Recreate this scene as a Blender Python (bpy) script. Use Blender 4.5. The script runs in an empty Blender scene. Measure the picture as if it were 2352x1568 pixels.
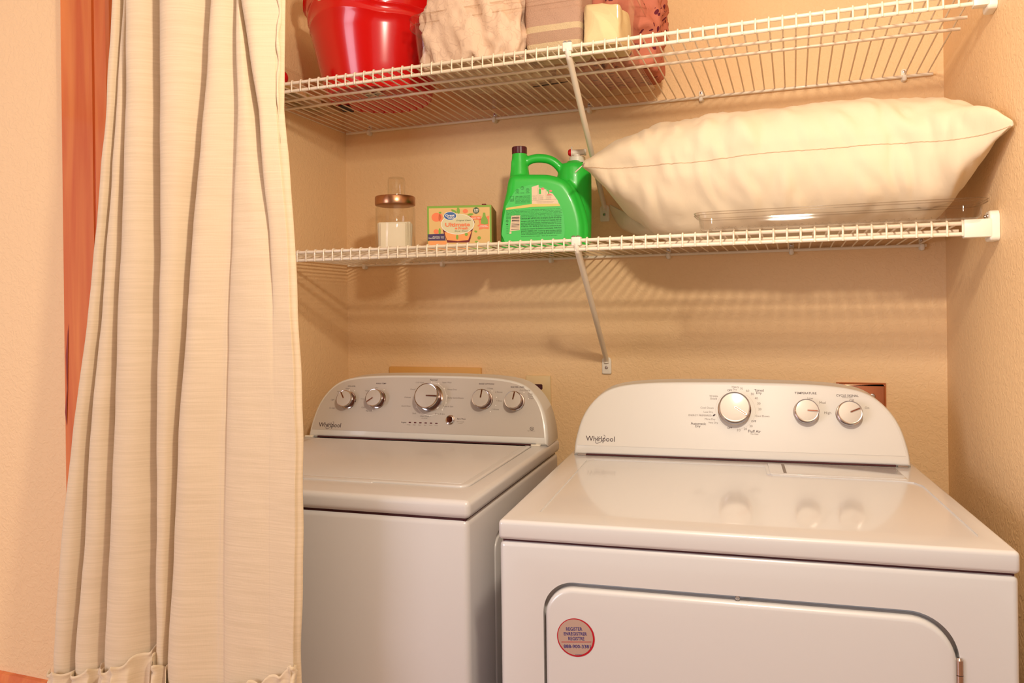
import bpy, bmesh, math, random
import numpy as np
from math import sin, cos, pi, radians, atan2, hypot
from mathutils import Vector, Matrix, noise
random.seed(7)
SC = bpy.context.scene
COL = SC.collection

# ------------------------------------------------------------------ camera, light, exposure
F_PX, YAW, ROLL, CX, CY, CAM_Z = 1780.99, 0.3482, -0.0123, 1176.0, 713.51, 1.265
cam = bpy.data.cameras.new('camera'); camo = bpy.data.objects.new('camera', cam); COL.objects.link(camo)
cam.sensor_width = 36; cam.lens = F_PX / 2352 * 36; cam.shift_y = -70.49 / 2352; cam.clip_start = 0.02
_r = Vector((cos(YAW), sin(YAW), 0)); _u = Vector((0, 0, 1)); _f = Vector((-sin(YAW), cos(YAW), 0))
_cx = _r * cos(ROLL) + _u * sin(ROLL); _cy = _r * -sin(ROLL) + _u * cos(ROLL)
M = Matrix((_cx, _cy, -_f)).transposed().to_4x4(); M.translation = (0, 0, CAM_Z)
camo.matrix_world = M
SC.camera = camo
SC.view_settings.view_transform = 'Standard'; SC.view_settings.look = 'None'
SC.view_settings.gamma = 1; SC.view_settings.use_curve_mapping = False
SC.view_settings.exposure = 0.07

W_ = bpy.data.worlds.new('world'); SC.world = W_; W_.use_nodes = True
W_.node_tree.nodes['Background'].inputs[0].default_value = (1.0, 0.88, 0.78, 1)
W_.node_tree.nodes['Background'].inputs[1].default_value = 0.56

def area(name, loc, target, size, energy, color, sy=None):
    l = bpy.data.lights.new(name, 'AREA'); l.energy = energy; l.color = color; l.size = size
    if sy: l.shape = 'RECTANGLE'; l.size_y = sy
    o = bpy.data.objects.new(name, l); COL.objects.link(o); o.location = loc
    o.rotation_euler = (Vector(target) - Vector(loc)).to_track_quat('-Z', 'Y').to_euler()
    return o
pl = bpy.data.lights.new('pendant_bulb', 'POINT'); pl.energy = 50; pl.color = (1.0, 0.87, 0.70); pl.shadow_soft_size = .045
po = bpy.data.objects.new('pendant_bulb', pl); COL.objects.link(po); po.location = (0.04, 0.50, 1.93)
area('window_daylight', (-2.75, -1.9, 1.45), (0.3, 1.9, 1.4), 1.6, 50, (0.90, 0.86, 1.0), 1.5)

# ------------------------------------------------------------------ colour and material helpers
def S(r, g, b):
    f = lambda c: (c / 255) / 12.92 if c / 255 <= .04045 else ((c / 255 + .055) / 1.055) ** 2.4
    return (f(r), f(g), f(b), 1)

def mat(name, col, rough=.5, metal=0, coat=0, spec=.5, bump=None, bscale=(1, 1, 1), coatr=.05, sheen=0):
    m = bpy.data.materials.new(name); m.use_nodes = True
    nt = m.node_tree; b = nt.nodes['Principled BSDF']
    b.inputs['Base Color'].default_value = col; b.inputs['Roughness'].default_value = rough
    b.inputs['Metallic'].default_value = metal; b.inputs['Specular IOR Level'].default_value = spec
    b.inputs['Coat Weight'].default_value = coat; b.inputs['Coat Roughness'].default_value = coatr
    b.inputs['Sheen Weight'].default_value = sheen
    if bump:
        tc = nt.nodes.new('ShaderNodeTexCoord'); mp = nt.nodes.new('ShaderNodeMapping')
        mp.inputs['Scale'].default_value = bscale
        nt.links.new(tc.outputs['Object'], mp.inputs[0])
        n = nt.nodes.new('ShaderNodeTexNoise'); n.inputs['Scale'].default_value = bump[0]; n.inputs['Detail'].default_value = 4
        nt.links.new(mp.outputs[0], n.inputs['Vector'])
        bp = nt.nodes.new('ShaderNodeBump'); bp.inputs['Strength'].default_value = bump[1]; bp.inputs['Distance'].default_value = bump[2]
        nt.links.new(n.outputs[0], bp.inputs['Height']); nt.links.new(bp.outputs[0], b.inputs['Normal'])
    return m

def noise_color(m, c1, c2, scale, bscale=(1, 1, 1), lo=.4, hi=.6, detail=3, dist=0):
    nt = m.node_tree; b = nt.nodes['Principled BSDF']
    tc = nt.nodes.new('ShaderNodeTexCoord'); mp = nt.nodes.new('ShaderNodeMapping'); mp.inputs['Scale'].default_value = bscale
    n = nt.nodes.new('ShaderNodeTexNoise'); n.inputs['Scale'].default_value = scale; n.inputs['Detail'].default_value = detail
    n.inputs['Distortion'].default_value = dist
    cr = nt.nodes.new('ShaderNodeValToRGB'); cr.color_ramp.elements[0].position = lo; cr.color_ramp.elements[1].position = hi
    cr.color_ramp.elements[0].color = c1; cr.color_ramp.elements[1].color = c2
    nt.links.new(tc.outputs['Object'], mp.inputs[0]); nt.links.new(mp.outputs[0], n.inputs['Vector'])
    nt.links.new(n.outputs[0], cr.inputs[0]); nt.links.new(cr.outputs[0], b.inputs['Base Color'])
    return m, cr

def wall_mat(name, col):
    m = bpy.data.materials.new(name); m.use_nodes = True; nt = m.node_tree; b = nt.nodes['Principled BSDF']
    b.inputs['Base Color'].default_value = col; b.inputs['Roughness'].default_value = .55; b.inputs['Specular IOR Level'].default_value = .3
    tc = nt.nodes.new('ShaderNodeTexCoord')
    n = nt.nodes.new('ShaderNodeTexNoise'); n.inputs['Scale'].default_value = 75; n.inputs['Detail'].default_value = 3; n.inputs['Distortion'].default_value = 1.2
    nt.links.new(tc.outputs['Object'], n.inputs['Vector'])
    cr = nt.nodes.new('ShaderNodeValToRGB'); cr.color_ramp.elements[0].position = .42; cr.color_ramp.elements[1].position = .60
    nt.links.new(n.outputs[0], cr.inputs[0])
    bp = nt.nodes.new('ShaderNodeBump'); bp.inputs['Strength'].default_value = .38; bp.inputs['Distance'].default_value = .0014
    nt.links.new(cr.outputs[0], bp.inputs['Height']); nt.links.new(bp.outputs[0], b.inputs['Normal'])
    return m

def clear_mat(name, tint, gloss=.5, rough=.04, ior=1.45):
    m = bpy.data.materials.new(name); m.use_nodes = True; nt = m.node_tree
    nt.nodes.remove(nt.nodes['Principled BSDF'])
    out = nt.nodes['Material Output']; t = nt.nodes.new('ShaderNodeBsdfTransparent'); t.inputs[0].default_value = tint
    g = nt.nodes.new('ShaderNodeBsdfGlossy'); g.inputs['Roughness'].default_value = rough
    fr = nt.nodes.new('ShaderNodeLayerWeight'); fr.inputs[0].default_value = .5
    pw = nt.nodes.new('ShaderNodeMath'); pw.operation = 'POWER'; pw.inputs[1].default_value = 3.5
    mu = nt.nodes.new('ShaderNodeMath'); mu.operation = 'MULTIPLY_ADD'; mu.inputs[1].default_value = gloss * .6; mu.inputs[2].default_value = .016
    nt.links.new(fr.outputs['Facing'], pw.inputs[0])
    mx = nt.nodes.new('ShaderNodeMixShader')
    nt.links.new(pw.outputs[0], mu.inputs[0]); nt.links.new(mu.outputs[0], mx.inputs[0])
    nt.links.new(t.outputs[0], mx.inputs[1]); nt.links.new(g.outputs[0], mx.inputs[2]); nt.links.new(mx.outputs[0], out.inputs[0])
    return m

MT = {}
MT['wall'] = wall_mat('wall_paint', S(240, 204, 156))
MT['ceiling'] = mat('ceiling_paint', S(235, 225, 208), .8)
MT['floor'] = mat('floor_wood', S(170, 120, 80), .4)
noise_color(MT['floor'], S(150, 98, 60), S(190, 138, 92), 3, (1, 14, 1), .3, .7)
m = mat('orange_wood', S(214, 116, 58), .22, coat=.5); MT['wood'] = m
noise_color(m, S(206, 88, 30), S(232, 134, 62), 5, (6, 6, .35), .3, .72, 4, .6)
MT['wood_knot'] = mat('dark_wood_streak', S(150, 40, 14), .3)
MT['enamel'] = mat('white_enamel', S(201, 198, 196), .22, coat=.6, coatr=.06, bump=(900, .05, .0004))
MT['enamel_w'] = mat('white_enamel_satin', S(200, 196, 194), .3, coat=.3, coatr=.15, bump=(900, .08, .0004))
MT['plastic_w'] = mat('white_console_plastic', S(214, 211, 205), .3, coat=.2)
MT['panel_s'] = mat('silver_control_panel', S(190, 181, 171), .42, metal=.1)
MT['panel_d'] = mat('pale_control_panel', S(206, 201, 193), .38)
MT['chrome'] = mat('chrome', S(205, 195, 190), .14, metal=1)
MT['knob_side'] = mat('dark_chrome', S(112, 62, 44), .25, metal=1)
MT['brushed'] = mat('brushed_metal', S(188, 179, 168), .45, metal=.25, coat=.35, coatr=.1)
MT['ink'] = mat('dark_print', S(62, 38, 44), .6)
MT['ink2'] = mat('grey_print', S(128, 116, 108), .6)
MT['white_dot'] = mat('white_print', S(238, 232, 224), .5)
MT['led'] = mat('led_dark_red', S(88, 22, 26), .4)
MT['gap'] = mat('dark_gap', S(70, 25, 28), .8)
MT['wire'] = mat('white_coated_wire', S(236, 222, 200), .35, coat=.2)
MT['wplastic'] = mat('white_plastic', S(236, 228, 212), .4)
MT['steel'] = mat('screw_steel', S(190, 180, 175), .25, metal=1)
MT['red'] = mat('glossy_red_plastic', S(205, 8, 10), .2, coat=.3)
MT['green'] = mat('bright_green_plastic', S(46, 204, 66), .34, coat=.1)
MT['labelgreen'] = mat('green_label', S(84, 214, 104), .25)
MT['inkgreen'] = mat('dark_green_print', S(12, 84, 36), .5)
MT['labelcream'] = mat('cream_label', S(238, 212, 180), .4)
MT['labelyellow'] = mat('yellow_label_band', S(226, 208, 110), .4)
MT['cap'] = mat('dark_plum_plastic', S(84, 22, 34), .35)
MT['redbtn'] = mat('red_button', S(205, 20, 30), .3)
MT['copper'] = mat('brushed_copper_lid', S(178, 132, 100), .28, metal=1)
MT['glass'] = clear_mat('clear_glass', (.985, .98, .965, 1), .9, .02, 1.5)
MT['clear'] = clear_mat('clear_plastic', (.985, .975, .965, 1), .9, .05, 1.45)
MT['sheet'] = mat('white_dryer_sheet', S(240, 228, 200), .8)
MT['plate_cream'] = mat('cream_switch_plate', S(226, 200, 152), .4)
MT['box_yellow'] = mat('yellow_access_panel', S(226, 172, 96), .5)
MT['outlet_steel'] = mat('steel_copper_reflection', S(200, 140, 115), .18, metal=1)  # plain steel, copper reflections of the surroundings put into its base colour
MT['navy'] = mat('navy_print', S(40, 30, 110), .5)
MT['redprint'] = mat('red_print', S(172, 10, 34), .4)
MT['sticker'] = mat('silver_sticker', S(185, 160, 146), .35, metal=.3)
MT['carton'] = mat('tan_carton', S(222, 184, 116), .5)
MT['cgreen'] = mat('carton_green', S(128, 170, 58), .5)
MT['corange'] = mat('carton_orange', S(238, 128, 80), .5)
MT['corange2'] = mat('carton_light_orange', S(240, 160, 92), .5)
MT['cpale'] = mat('carton_pale_green', S(216, 208, 166), .5)
MT['cblue'] = mat('carton_blue', S(56, 100, 162), .5)
MT['cnavy'] = mat('carton_navy', S(70, 50, 92), .5)
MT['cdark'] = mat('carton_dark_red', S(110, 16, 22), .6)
MT['cdgreen'] = mat('carton_dark_green', S(66, 86, 56), .5)
MT['cwhite'] = mat('carton_white', S(246, 240, 226), .5)
MT['cside'] = mat('carton_brown_side', S(170, 122, 62), .6)
MT['strap'] = mat('black_strap', S(45, 25, 35), .6)
MT['pinkprint'] = mat('pink_print', S(236, 130, 120), .5)

# curtain: slub weave, horizontal relief
m = mat('cream_slub_fabric', S(238, 216, 184), .9, sheen=.15, spec=.1); MT['curtain'] = m
nt = m.node_tree; b = nt.nodes['Principled BSDF']; tc = nt.nodes.new('ShaderNodeTexCoord')
hs = []
for sc, vec in ((1.0, (9, 9, 330)), (1.0, (70, 70, 620)), (1.0, (500, 500, 90))):
    mp = nt.nodes.new('ShaderNodeMapping'); mp.inputs['Scale'].default_value = vec; nt.links.new(tc.outputs['Object'], mp.inputs[0])
    n = nt.nodes.new('ShaderNodeTexNoise'); n.inputs['Scale'].default_value = sc; n.inputs['Detail'].default_value = 2; nt.links.new(mp.outputs[0], n.inputs['Vector']); hs.append(n)
ad = nt.nodes.new('ShaderNodeMath'); nt.links.new(hs[0].outputs[0], ad.inputs[0]); nt.links.new(hs[1].outputs[0], ad.inputs[1])
ad2 = nt.nodes.new('ShaderNodeMath'); nt.links.new(ad.outputs[0], ad2.inputs[0]); nt.links.new(hs[2].outputs[0], ad2.inputs[1])
bp = nt.nodes.new('ShaderNodeBump'); bp.inputs['Strength'].default_value = .3; bp.inputs['Distance'].default_value = .0006
nt.links.new(ad2.outputs[0], bp.inputs['Height']); nt.links.new(bp.outputs[0], b.inputs['Normal'])
cr = nt.nodes.new('ShaderNodeValToRGB'); cr.color_ramp.elements[0].color = S(212, 190, 158); cr.color_ramp.elements[1].color = S(220, 198, 167)
cr.color_ramp.elements[0].position = .35; cr.color_ramp.elements[1].position = .65
nt.links.new(hs[0].outputs[0], cr.inputs[0]); nt.links.new(cr.outputs[0], b.inputs['Base Color'])

MT['pillow'] = mat('cream_cotton', S(226, 208, 178), .75, spec=.15, bump=(26, .35, .006), bscale=(1, 1, .5), sheen=.1)
MT['sheetfab'] = mat('pinkish_cream_fabric', S(230, 198, 170), .85, spec=.1, bump=(40, .5, .006))
# contour line print
m = MT['sheetfab']; _, cr = noise_color(m, S(232, 202, 176), S(232, 202, 176), 28, (1, 1, 1), .2, .8, 1, .4)
for p_, c_ in ((.44, S(232, 202, 176)), (.455, S(216, 184, 160)), (.47, S(232, 202, 176)), (.53, S(232, 202, 176)), (.54, S(218, 186, 162)), (.555, S(232, 202, 176))):
    e = cr.color_ramp.elements.new(p_); e.color = c_
MT['towel'] = mat('taupe_terry', S(206, 172, 148), .95, spec=.05, bump=(420, .9, .003))
# stripes in z
nt = MT['towel'].node_tree; b = nt.nodes['Principled BSDF']; tc = nt.nodes.new('ShaderNodeTexCoord'); sx = nt.nodes.new('ShaderNodeSeparateXYZ')
nt.links.new(tc.outputs['Object'], sx.inputs[0])
cr = nt.nodes.new('ShaderNodeValToRGB'); cr.color_ramp.interpolation = 'CONSTANT'
mr = nt.nodes.new('ShaderNodeMapRange'); mr.inputs['From Min'].default_value = -.118; mr.inputs['From Max'].default_value = 0
nt.links.new(sx.outputs['Z'], mr.inputs['Value']); nt.links.new(mr.outputs[0], cr.inputs[0]); nt.links.new(cr.outputs[0], b.inputs['Base Color'])
cr.color_ramp.elements[0].color = S(226, 204, 166); cr.color_ramp.elements[1].position = .22; cr.color_ramp.elements[1].color = S(198, 164, 140)
for p_, c_ in ((.44, S(226, 204, 166)), (.56, S(204, 168, 146))):
    e = cr.color_ramp.elements.new(p_); e.color = c_
def floral(name, base, motif):
    m = mat(name, base, .8, spec=.1, bump=(30, .5, .006)); nt = m.node_tree; b = nt.nodes['Principled BSDF']
    tc = nt.nodes.new('ShaderNodeTexCoord'); mp = nt.nodes.new('ShaderNodeMapping'); mp.inputs['Rotation'].default_value = (.4, .5, .8); mp.inputs['Scale'].default_value = (1, 2.1, 1)
    v = nt.nodes.new('ShaderNodeTexVoronoi'); v.inputs['Scale'].default_value = 42
    nt.links.new(tc.outputs['Object'], mp.inputs[0]); nt.links.new(mp.outputs[0], v.inputs['Vector'])
    n = nt.nodes.new('ShaderNodeTexNoise'); n.inputs['Scale'].default_value = 14; nt.links.new(tc.outputs['Object'], n.inputs['Vector'])
    lt = nt.nodes.new('ShaderNodeMath'); lt.operation = 'LESS_THAN'; lt.inputs[1].default_value = .30; nt.links.new(v.outputs['Distance'], lt.inputs[0])
    gt = nt.nodes.new('ShaderNodeMath'); gt.operation = 'GREATER_THAN'; gt.inputs[1].default_value = .44; nt.links.new(n.outputs[0], gt.inputs[0])
    mu = nt.nodes.new('ShaderNodeMath'); mu.operation = 'MULTIPLY'; nt.links.new(lt.outputs[0], mu.inputs[0]); nt.links.new(gt.outputs[0], mu.inputs[1])
    mx = nt.nodes.new('ShaderNodeMix'); mx.data_type = 'RGBA'; mx.inputs[6].default_value = base; mx.inputs[7].default_value = motif
    nt.links.new(mu.outputs[0], mx.inputs[0]); nt.links.new(mx.outputs[2], b.inputs['Base Color'])
    return m
MT['floral'] = floral('rose_leaf_print_fabric', S(196, 120, 98), S(104, 40, 56))
MT['floral2'] = floral('peach_leaf_print_fabric', S(224, 168, 138), S(160, 108, 112))
MT['yellowfab'] = mat('pale_yellow_fabric', S(226, 204, 156), .85, spec=.1, bump=(60, .4, .004))
MT['craftprint'] = mat('patterned_paper', S(190, 150, 110), .6)
noise_color(MT['craftprint'], S(150, 130, 60), S(220, 170, 130), 30, (1, 1, 1), .35, .65, 2)

# ------------------------------------------------------------------ mesh helpers
def link(name, me, m, parent=None, smooth=None):
    o = bpy.data.objects.new(name, me); COL.objects.link(o)
    if m is not None:
        me.materials.clear(); me.materials.append(m if not isinstance(m, str) else MT[m])
    if smooth is not None: shade(me, smooth)
    if parent is not None: o.parent = parent
    return o
def shade(me, ang=40):
    for p in me.polygons: p.use_smooth = True
    if ang < 179: me.set_sharp_from_angle(angle=radians(ang))
def mesh(verts, faces):
    me = bpy.data.meshes.new('m'); me.from_pydata([tuple(v) for v in verts], [], faces); me.validate(); me.update(); return me
def bm_mesh(bm):
    bmesh.ops.recalc_face_normals(bm, faces=bm.faces)
    me = bpy.data.meshes.new('m'); bm.to_mesh(me); bm.free(); return me
def empty(name, loc, rz=0):
    o = bpy.data.objects.new(name, None); COL.objects.link(o); o.location = loc; o.rotation_euler = (0, 0, rz); o.empty_display_size = .05
    return o
def tag(o, label, cat, group=None):
    o['label'] = label; o['category'] = cat
    if group: o['group'] = group
    return o
def struct(name, me, m, smooth=None):
    o = link(name, me, m, None, smooth); o['kind'] = 'structure'; return o
def box_bm(a, b, bev=0, seg=3):
    bm = bmesh.new()
    v = [bm.verts.new((x, y, z)) for x in (a[0], b[0]) for y in (a[1], b[1]) for z in (a[2], b[2])]
    for f in ((0, 1, 3, 2), (4, 6, 7, 5), (0, 4, 5, 1), (2, 3, 7, 6), (0, 2, 6, 4), (1, 5, 7, 3)): bm.faces.new([v[i] for i in f])
    bmesh.ops.recalc_face_normals(bm, faces=bm.faces)
    if bev: bmesh.ops.bevel(bm, geom=list(bm.edges), offset=bev, segments=seg, profile=.5, affect='EDGES')
    return bm
def box(name, a, b, m, parent=None, bev=0, seg=3):
    return link(name, bm_mesh(box_bm(a, b, bev, seg)), m, parent, 35 if bev else None)
def join(bms):
    out = bmesh.new()
    for b in bms:
        me = bpy.data.meshes.new('t'); b.to_mesh(me); b.free(); out.from_mesh(me); bpy.data.meshes.remove(me)
    return out
def prism_bm(pts, d0, d1, axis='y', bev=0, seg=3, cap=True):
    """polygon pts in (x,z) extruded along y from d0 to d1 (axis y) or in (x,y) extruded in z"""
    bm = bmesh.new(); rings = []
    def mk(p, d): return (p[0], d, p[1]) if axis == 'y' else ((p[0], p[1], d) if axis == 'z' else (d, p[0], p[1]))
    prof = [(d0, 0)]
    if bev:
        prof = []
        for i in range(seg + 1):
            a = pi / 2 * i / seg; prof.append((d0 + (d1 - d0 > 0 and 1 or -1) * bev * (1 - sin(a)), bev * (1 - cos(a))))
        prof = [(d0 + (1 if d1 > d0 else -1) * bev * (1 - cos(pi / 2 * i / seg)), bev * (1 - sin(pi / 2 * i / seg))) for i in range(seg + 1)]
    for d, ins in prof:
        q = inset(pts, ins) if ins > 1e-7 else pts
        rings.append([bm.verts.new(mk(p, d)) for p in q])
    rings.append([bm.verts.new(mk(p, d1)) for p in pts])
    n = len(pts)
    for r0, r1 in zip(rings, rings[1:]):
        for i in range(n): bm.faces.new((r0[i], r0[(i + 1) % n], r1[(i + 1) % n], r1[i]))
    if cap:
        bm.faces.new(rings[0]); bm.faces.new(list(reversed(rings[-1])))
    bmesh.ops.recalc_face_normals(bm, faces=bm.faces)
    return bm
def inset(pts, d):
    n = len(pts); A = sum(pts[i][0] * pts[(i + 1) % n][1] - pts[(i + 1) % n][0] * pts[i][1] for i in range(n))
    s = 1 if A > 0 else -1; out = []
    for i in range(n):
        p0, p, p1 = pts[i - 1], pts[i], pts[(i + 1) % n]
        e0 = Vector((p[0] - p0[0], p[1] - p0[1])); e1 = Vector((p1[0] - p[0], p1[1] - p[1]))
        if e0.length < 1e-9: e0 = e1
        if e1.length < 1e-9: e1 = e0
        e0.normalize(); e1.normalize()
        n0 = Vector((-e0.y, e0.x)) * s; n1 = Vector((-e1.y, e1.x)) * s
        k = n0 + n1; l = k.length
        if l < 1e-6: k = n0; q = 1
        else: k /= l; q = 1 / max(.5, k.dot(n0))
        out.append((p[0] + k.x * d * q, p[1] + k.y * d * q))
    return out
def rrect(x0, z0, x1, z1, r, k=8):
    if not isinstance(r, (tuple, list)): r = (r,) * 4
    out = []
    for (cx, cz, a0, rr) in ((x1 - r[0], z1 - r[0], 0, r[0]), (x0 + r[1], z1 - r[1], 90, r[1]), (x0 + r[2], z0 + r[2], 180, r[2]), (x1 - r[3], z0 + r[3], 270, r[3])):
        for i in range(k + 1):
            a = radians(a0 + 90 * i / k); out.append((cx + rr * cos(a), cz + rr * sin(a)))
    return out
def tube_bm(pts, r, n=8, closed=False, caps=True, bm=None, flat=1.0, rr=None):
    bm = bm or bmesh.new(); P_ = [Vector(p) for p in pts]; rings = []
    N = len(P_); up = None
    for i, p in enumerate(P_):
        a = P_[(i - 1) % N] if (i or closed) else p; b = P_[(i + 1) % N] if (i < N - 1 or closed) else p
        t = (b - a).normalized()
        if up is None:
            up = Vector((0, 0, 1)) if abs(t.z) < .9 else Vector((1, 0, 0))
        s = t.cross(up).normalized(); up = s.cross(t).normalized()
        q = rr[i] if rr else r
        rings.append([bm.verts.new(p + s * (cos(2 * pi * k / n) * q) + up * (sin(2 * pi * k / n) * q * flat)) for k in range(n)])
    R = list(zip(rings, rings[1:])) + ([(rings[-1], rings[0])] if closed else [])
    for r0, r1 in R:
        for k in range(n): bm.faces.new((r0[k], r0[(k + 1) % n], r1[(k + 1) % n], r1[k]))
    if caps and not closed:
        bm.faces.new(list(reversed(rings[0]))); bm.faces.new(rings[-1])
    return bm
def tube(name, pts, r, m, parent=None, n=8, **k):
    return link(name, bm_mesh(tube_bm(pts, r, n, **k)), m, parent, 50)
def lathe_bm(prof, n=48, bm=None, mtx=None, caps=True):
    bm = bm or bmesh.new(); rings = []
    for r, z in prof:
        ring = []
        for k in range(n):
            v = Vector((r * cos(2 * pi * k / n), r * sin(2 * pi * k / n), z))
            if mtx is not None: v = mtx @ v
            ring.append(bm.verts.new(v))
        rings.append(ring)
    for r0, r1 in zip(rings, rings[1:]):
        for k in range(n): bm.faces.new((r0[k], r0[(k + 1) % n], r1[(k + 1) % n], r1[k]))
    if caps: bm.faces.new(list(reversed(rings[0]))); bm.faces.new(rings[-1])
    return bm
def lathe(name, prof, m, parent=None, n=48, mtx=None, caps=True, ang=35):
    return link(name, bm_mesh(lathe_bm(prof, n, None, mtx, caps)), m, parent, ang)
def catmull(pts, k=6, closed=False):
    P_ = [Vector(p) for p in pts]; out = []; N = len(P_)
    rng = range(N if closed else N - 1)
    for i in rng:
        p0 = P_[i - 1] if (i or closed) else P_[0]; p1 = P_[i]; p2 = P_[(i + 1) % N]; p3 = P_[(i + 2) % N] if (i + 2 < N or closed) else P_[-1]
        for j in range(k):
            t = j / k
            out.append(.5 * ((2 * p1) + (p2 - p0) * t + (2 * p0 - 5 * p1 + 4 * p2 - p3) * t * t + (3 * p1 - p0 - 3 * p2 + p3) * t ** 3))
    if not closed: out.append(P_[-1])
    return out
def evaluated(o):
    dg = bpy.context.evaluated_depsgraph_get(); dg.update()
    me = bpy.data.meshes.new_from_object(o.evaluated_get(dg)); return me
def boolean(me_a, me_b, op='DIFFERENCE'):
    a = bpy.data.objects.new('tmp_a', me_a); b = bpy.data.objects.new('tmp_b', me_b); COL.objects.link(a); COL.objects.link(b)
    md = a.modifiers.new('b', 'BOOLEAN'); md.operation = op; md.object = b; md.solver = 'EXACT'
    me = evaluated(a); bpy.data.objects.remove(a); bpy.data.objects.remove(b); return me

# text ---------------------------------------------------------------
_fc = {}
def text_bm(bm, s, mtx, width=None, height=None, shear=0, align='C', res=2, bold=0):
    """adds flat text to bm; local text plane xy -> mtx; width in m of the whole string, or height = cap height"""
    key = (s, shear, bold)
    if key not in _fc:
        cu = bpy.data.curves.new('t', 'FONT'); cu.body = s; cu.size = 1; cu.shear = shear; cu.resolution_u = res; cu.offset = bold
        cu.fill_mode = 'BOTH'
        o = bpy.data.objects.new('t', cu); COL.objects.link(o); me = evaluated(o)
        co = np.array([v.co[:] for v in me.vertices]); fs = [tuple(p.vertices) for p in me.polygons]
        bpy.data.objects.remove(o); bpy.data.curves.remove(cu); bpy.data.meshes.remove(me)
        _fc[key] = (co, fs)
    co, fs = _fc[key]
    if len(co) == 0: return
    x0, x1 = co[:, 0].min(), co[:, 0].max(); H = .72
    sx = sy = None
    if width: sx = width / (x1 - x0)
    if height: sy = height / H
    sx = sx or sy; sy = sy or sx
    cx = {'C': (x0 + x1) / 2, 'L': x0, 'R': x1}[align]
    vs = [bm.verts.new(mtx @ Vector(((c[0] - cx) * sx, (c[1] - H / 2) * sy, 0))) for c in co]
    for f in fs:
        try: bm.faces.new([vs[i] for i in f])
        except ValueError: pass
def raw_mesh(bm):
    me = bpy.data.meshes.new('m'); bm.to_mesh(me); bm.free(); return me
def poly_bm(bm, pts, mtx):
    bm.faces.new([bm.verts.new(mtx @ Vector((p[0], p[1], 0))) for p in pts])
def ell(cx, cy, rx, ry, n=40, a0=0, a1=2 * pi, rot=0):
    out = []
    for i in range(n):
        a = a0 + (a1 - a0) * i / n; x, y = rx * cos(a), ry * sin(a)
        out.append((cx + x * cos(rot) - y * sin(rot), cy + x * sin(rot) + y * cos(rot)))
    return out
def band_bm(bm, pts, w, mtx, closed=False):
    """thin flat line of width w"""
    n = len(pts); L = []; R_ = []
    for i in range(n):
        a = pts[(i - 1) % n] if (i or closed) else pts[i]; b = pts[(i + 1) % n] if (i < n - 1 or closed) else pts[i]
        t = Vector((b[0] - a[0], b[1] - a[1])).normalized(); nx, ny = -t.y * w / 2, t.x * w / 2
        L.append(bm.verts.new(mtx @ Vector((pts[i][0] + nx, pts[i][1] + ny, 0)))); R_.append(bm.verts.new(mtx @ Vector((pts[i][0] - nx, pts[i][1] - ny, 0))))
    for i in range(n if closed else n - 1): j = (i + 1) % n; bm.faces.new((L[i], R_[i], R_[j], L[j]))

def ray(u, v):
    a = u - CX; b = v - CY; X = a * cos(ROLL) + b * sin(ROLL); Y = -a * sin(ROLL) + b * cos(ROLL); r = X / F_PX
    return Vector((r * cos(YAW) - sin(YAW), r * sin(YAW) + cos(YAW), -Y / F_PX))
def P(u, v, y):
    R = ray(u, v); p = R * (y / R.y); p.z += CAM_Z; return p

# ------------------------------------------------------------------ room
XL, XR, YB, YF = -1.346, 0.3545, 2.161, 1.25
H = 2.46
def slab(name, a, b, m): return struct(name, bm_mesh(box_bm(a, b)), m)
slab('wall_back', (XL - .1, YB, 0), (XR + .1, YB + .1, H), 'wall')
slab('wall_left', (XL - .1, YF, 0), (XL, YB, H), 'wall')
slab('wall_right', (XR, YF, 0), (XR + .1, YB, H), 'wall')
slab('wall_front', (-4.2, YF, 0), (XL - .1, YF + .1, H), 'wall')
slab('wall_corner', (XR + .1, YF, 0), (3.2, YF + .1, H), 'wall')
slab('floor', (-4.2, -3.4, -.06), (3.2, YB + .1, 0), 'floor')
slab('ceiling', (-4.2, -3.4, H), (3.2, YB + .1, H + .08), 'ceiling')
# alcove casing (orange wood) on the wall face, groove included
cs = [(-1.4712, YF), (-1.4712, YF - .014), (-1.466, YF - .018), (-1.377, YF - .020), (-1.3745, YF - .016), (-1.371, YF - .016), (-1.3685, YF - .021), (-1.338, YF - .021), (-1.333, YF - .016), (-1.333, YF)]
t1 = struct('trim_1', bm_mesh(prism_bm(cs, .02, 2.2, 'z')), 'wood', 30)
kb = bmesh.new(); kp = [(0, .0), (.006, .05), (.004, .12), (.010, .17), (.013, .19), (.010, .12), (.008, .05), (.004, -.03)]
poly_bm(kb, kp, Matrix.Translation((-1.4655, YF - .0195, 1.06)) @ Matrix.Rotation(pi / 2, 4, 'X'))
link('wood_streak', raw_mesh(kb), 'wood_knot', t1)
# horizontal wood rail low on the wall
rl = [(YF, .40), (YF - .014, .40), (YF - .016, .405), (YF - .016, .455), (YF - .010, .466), (YF, .467)]
struct('trim_2', bm_mesh(prism_bm(rl, -3.2, -1.472, 'x')), 'wood', 30)

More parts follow.
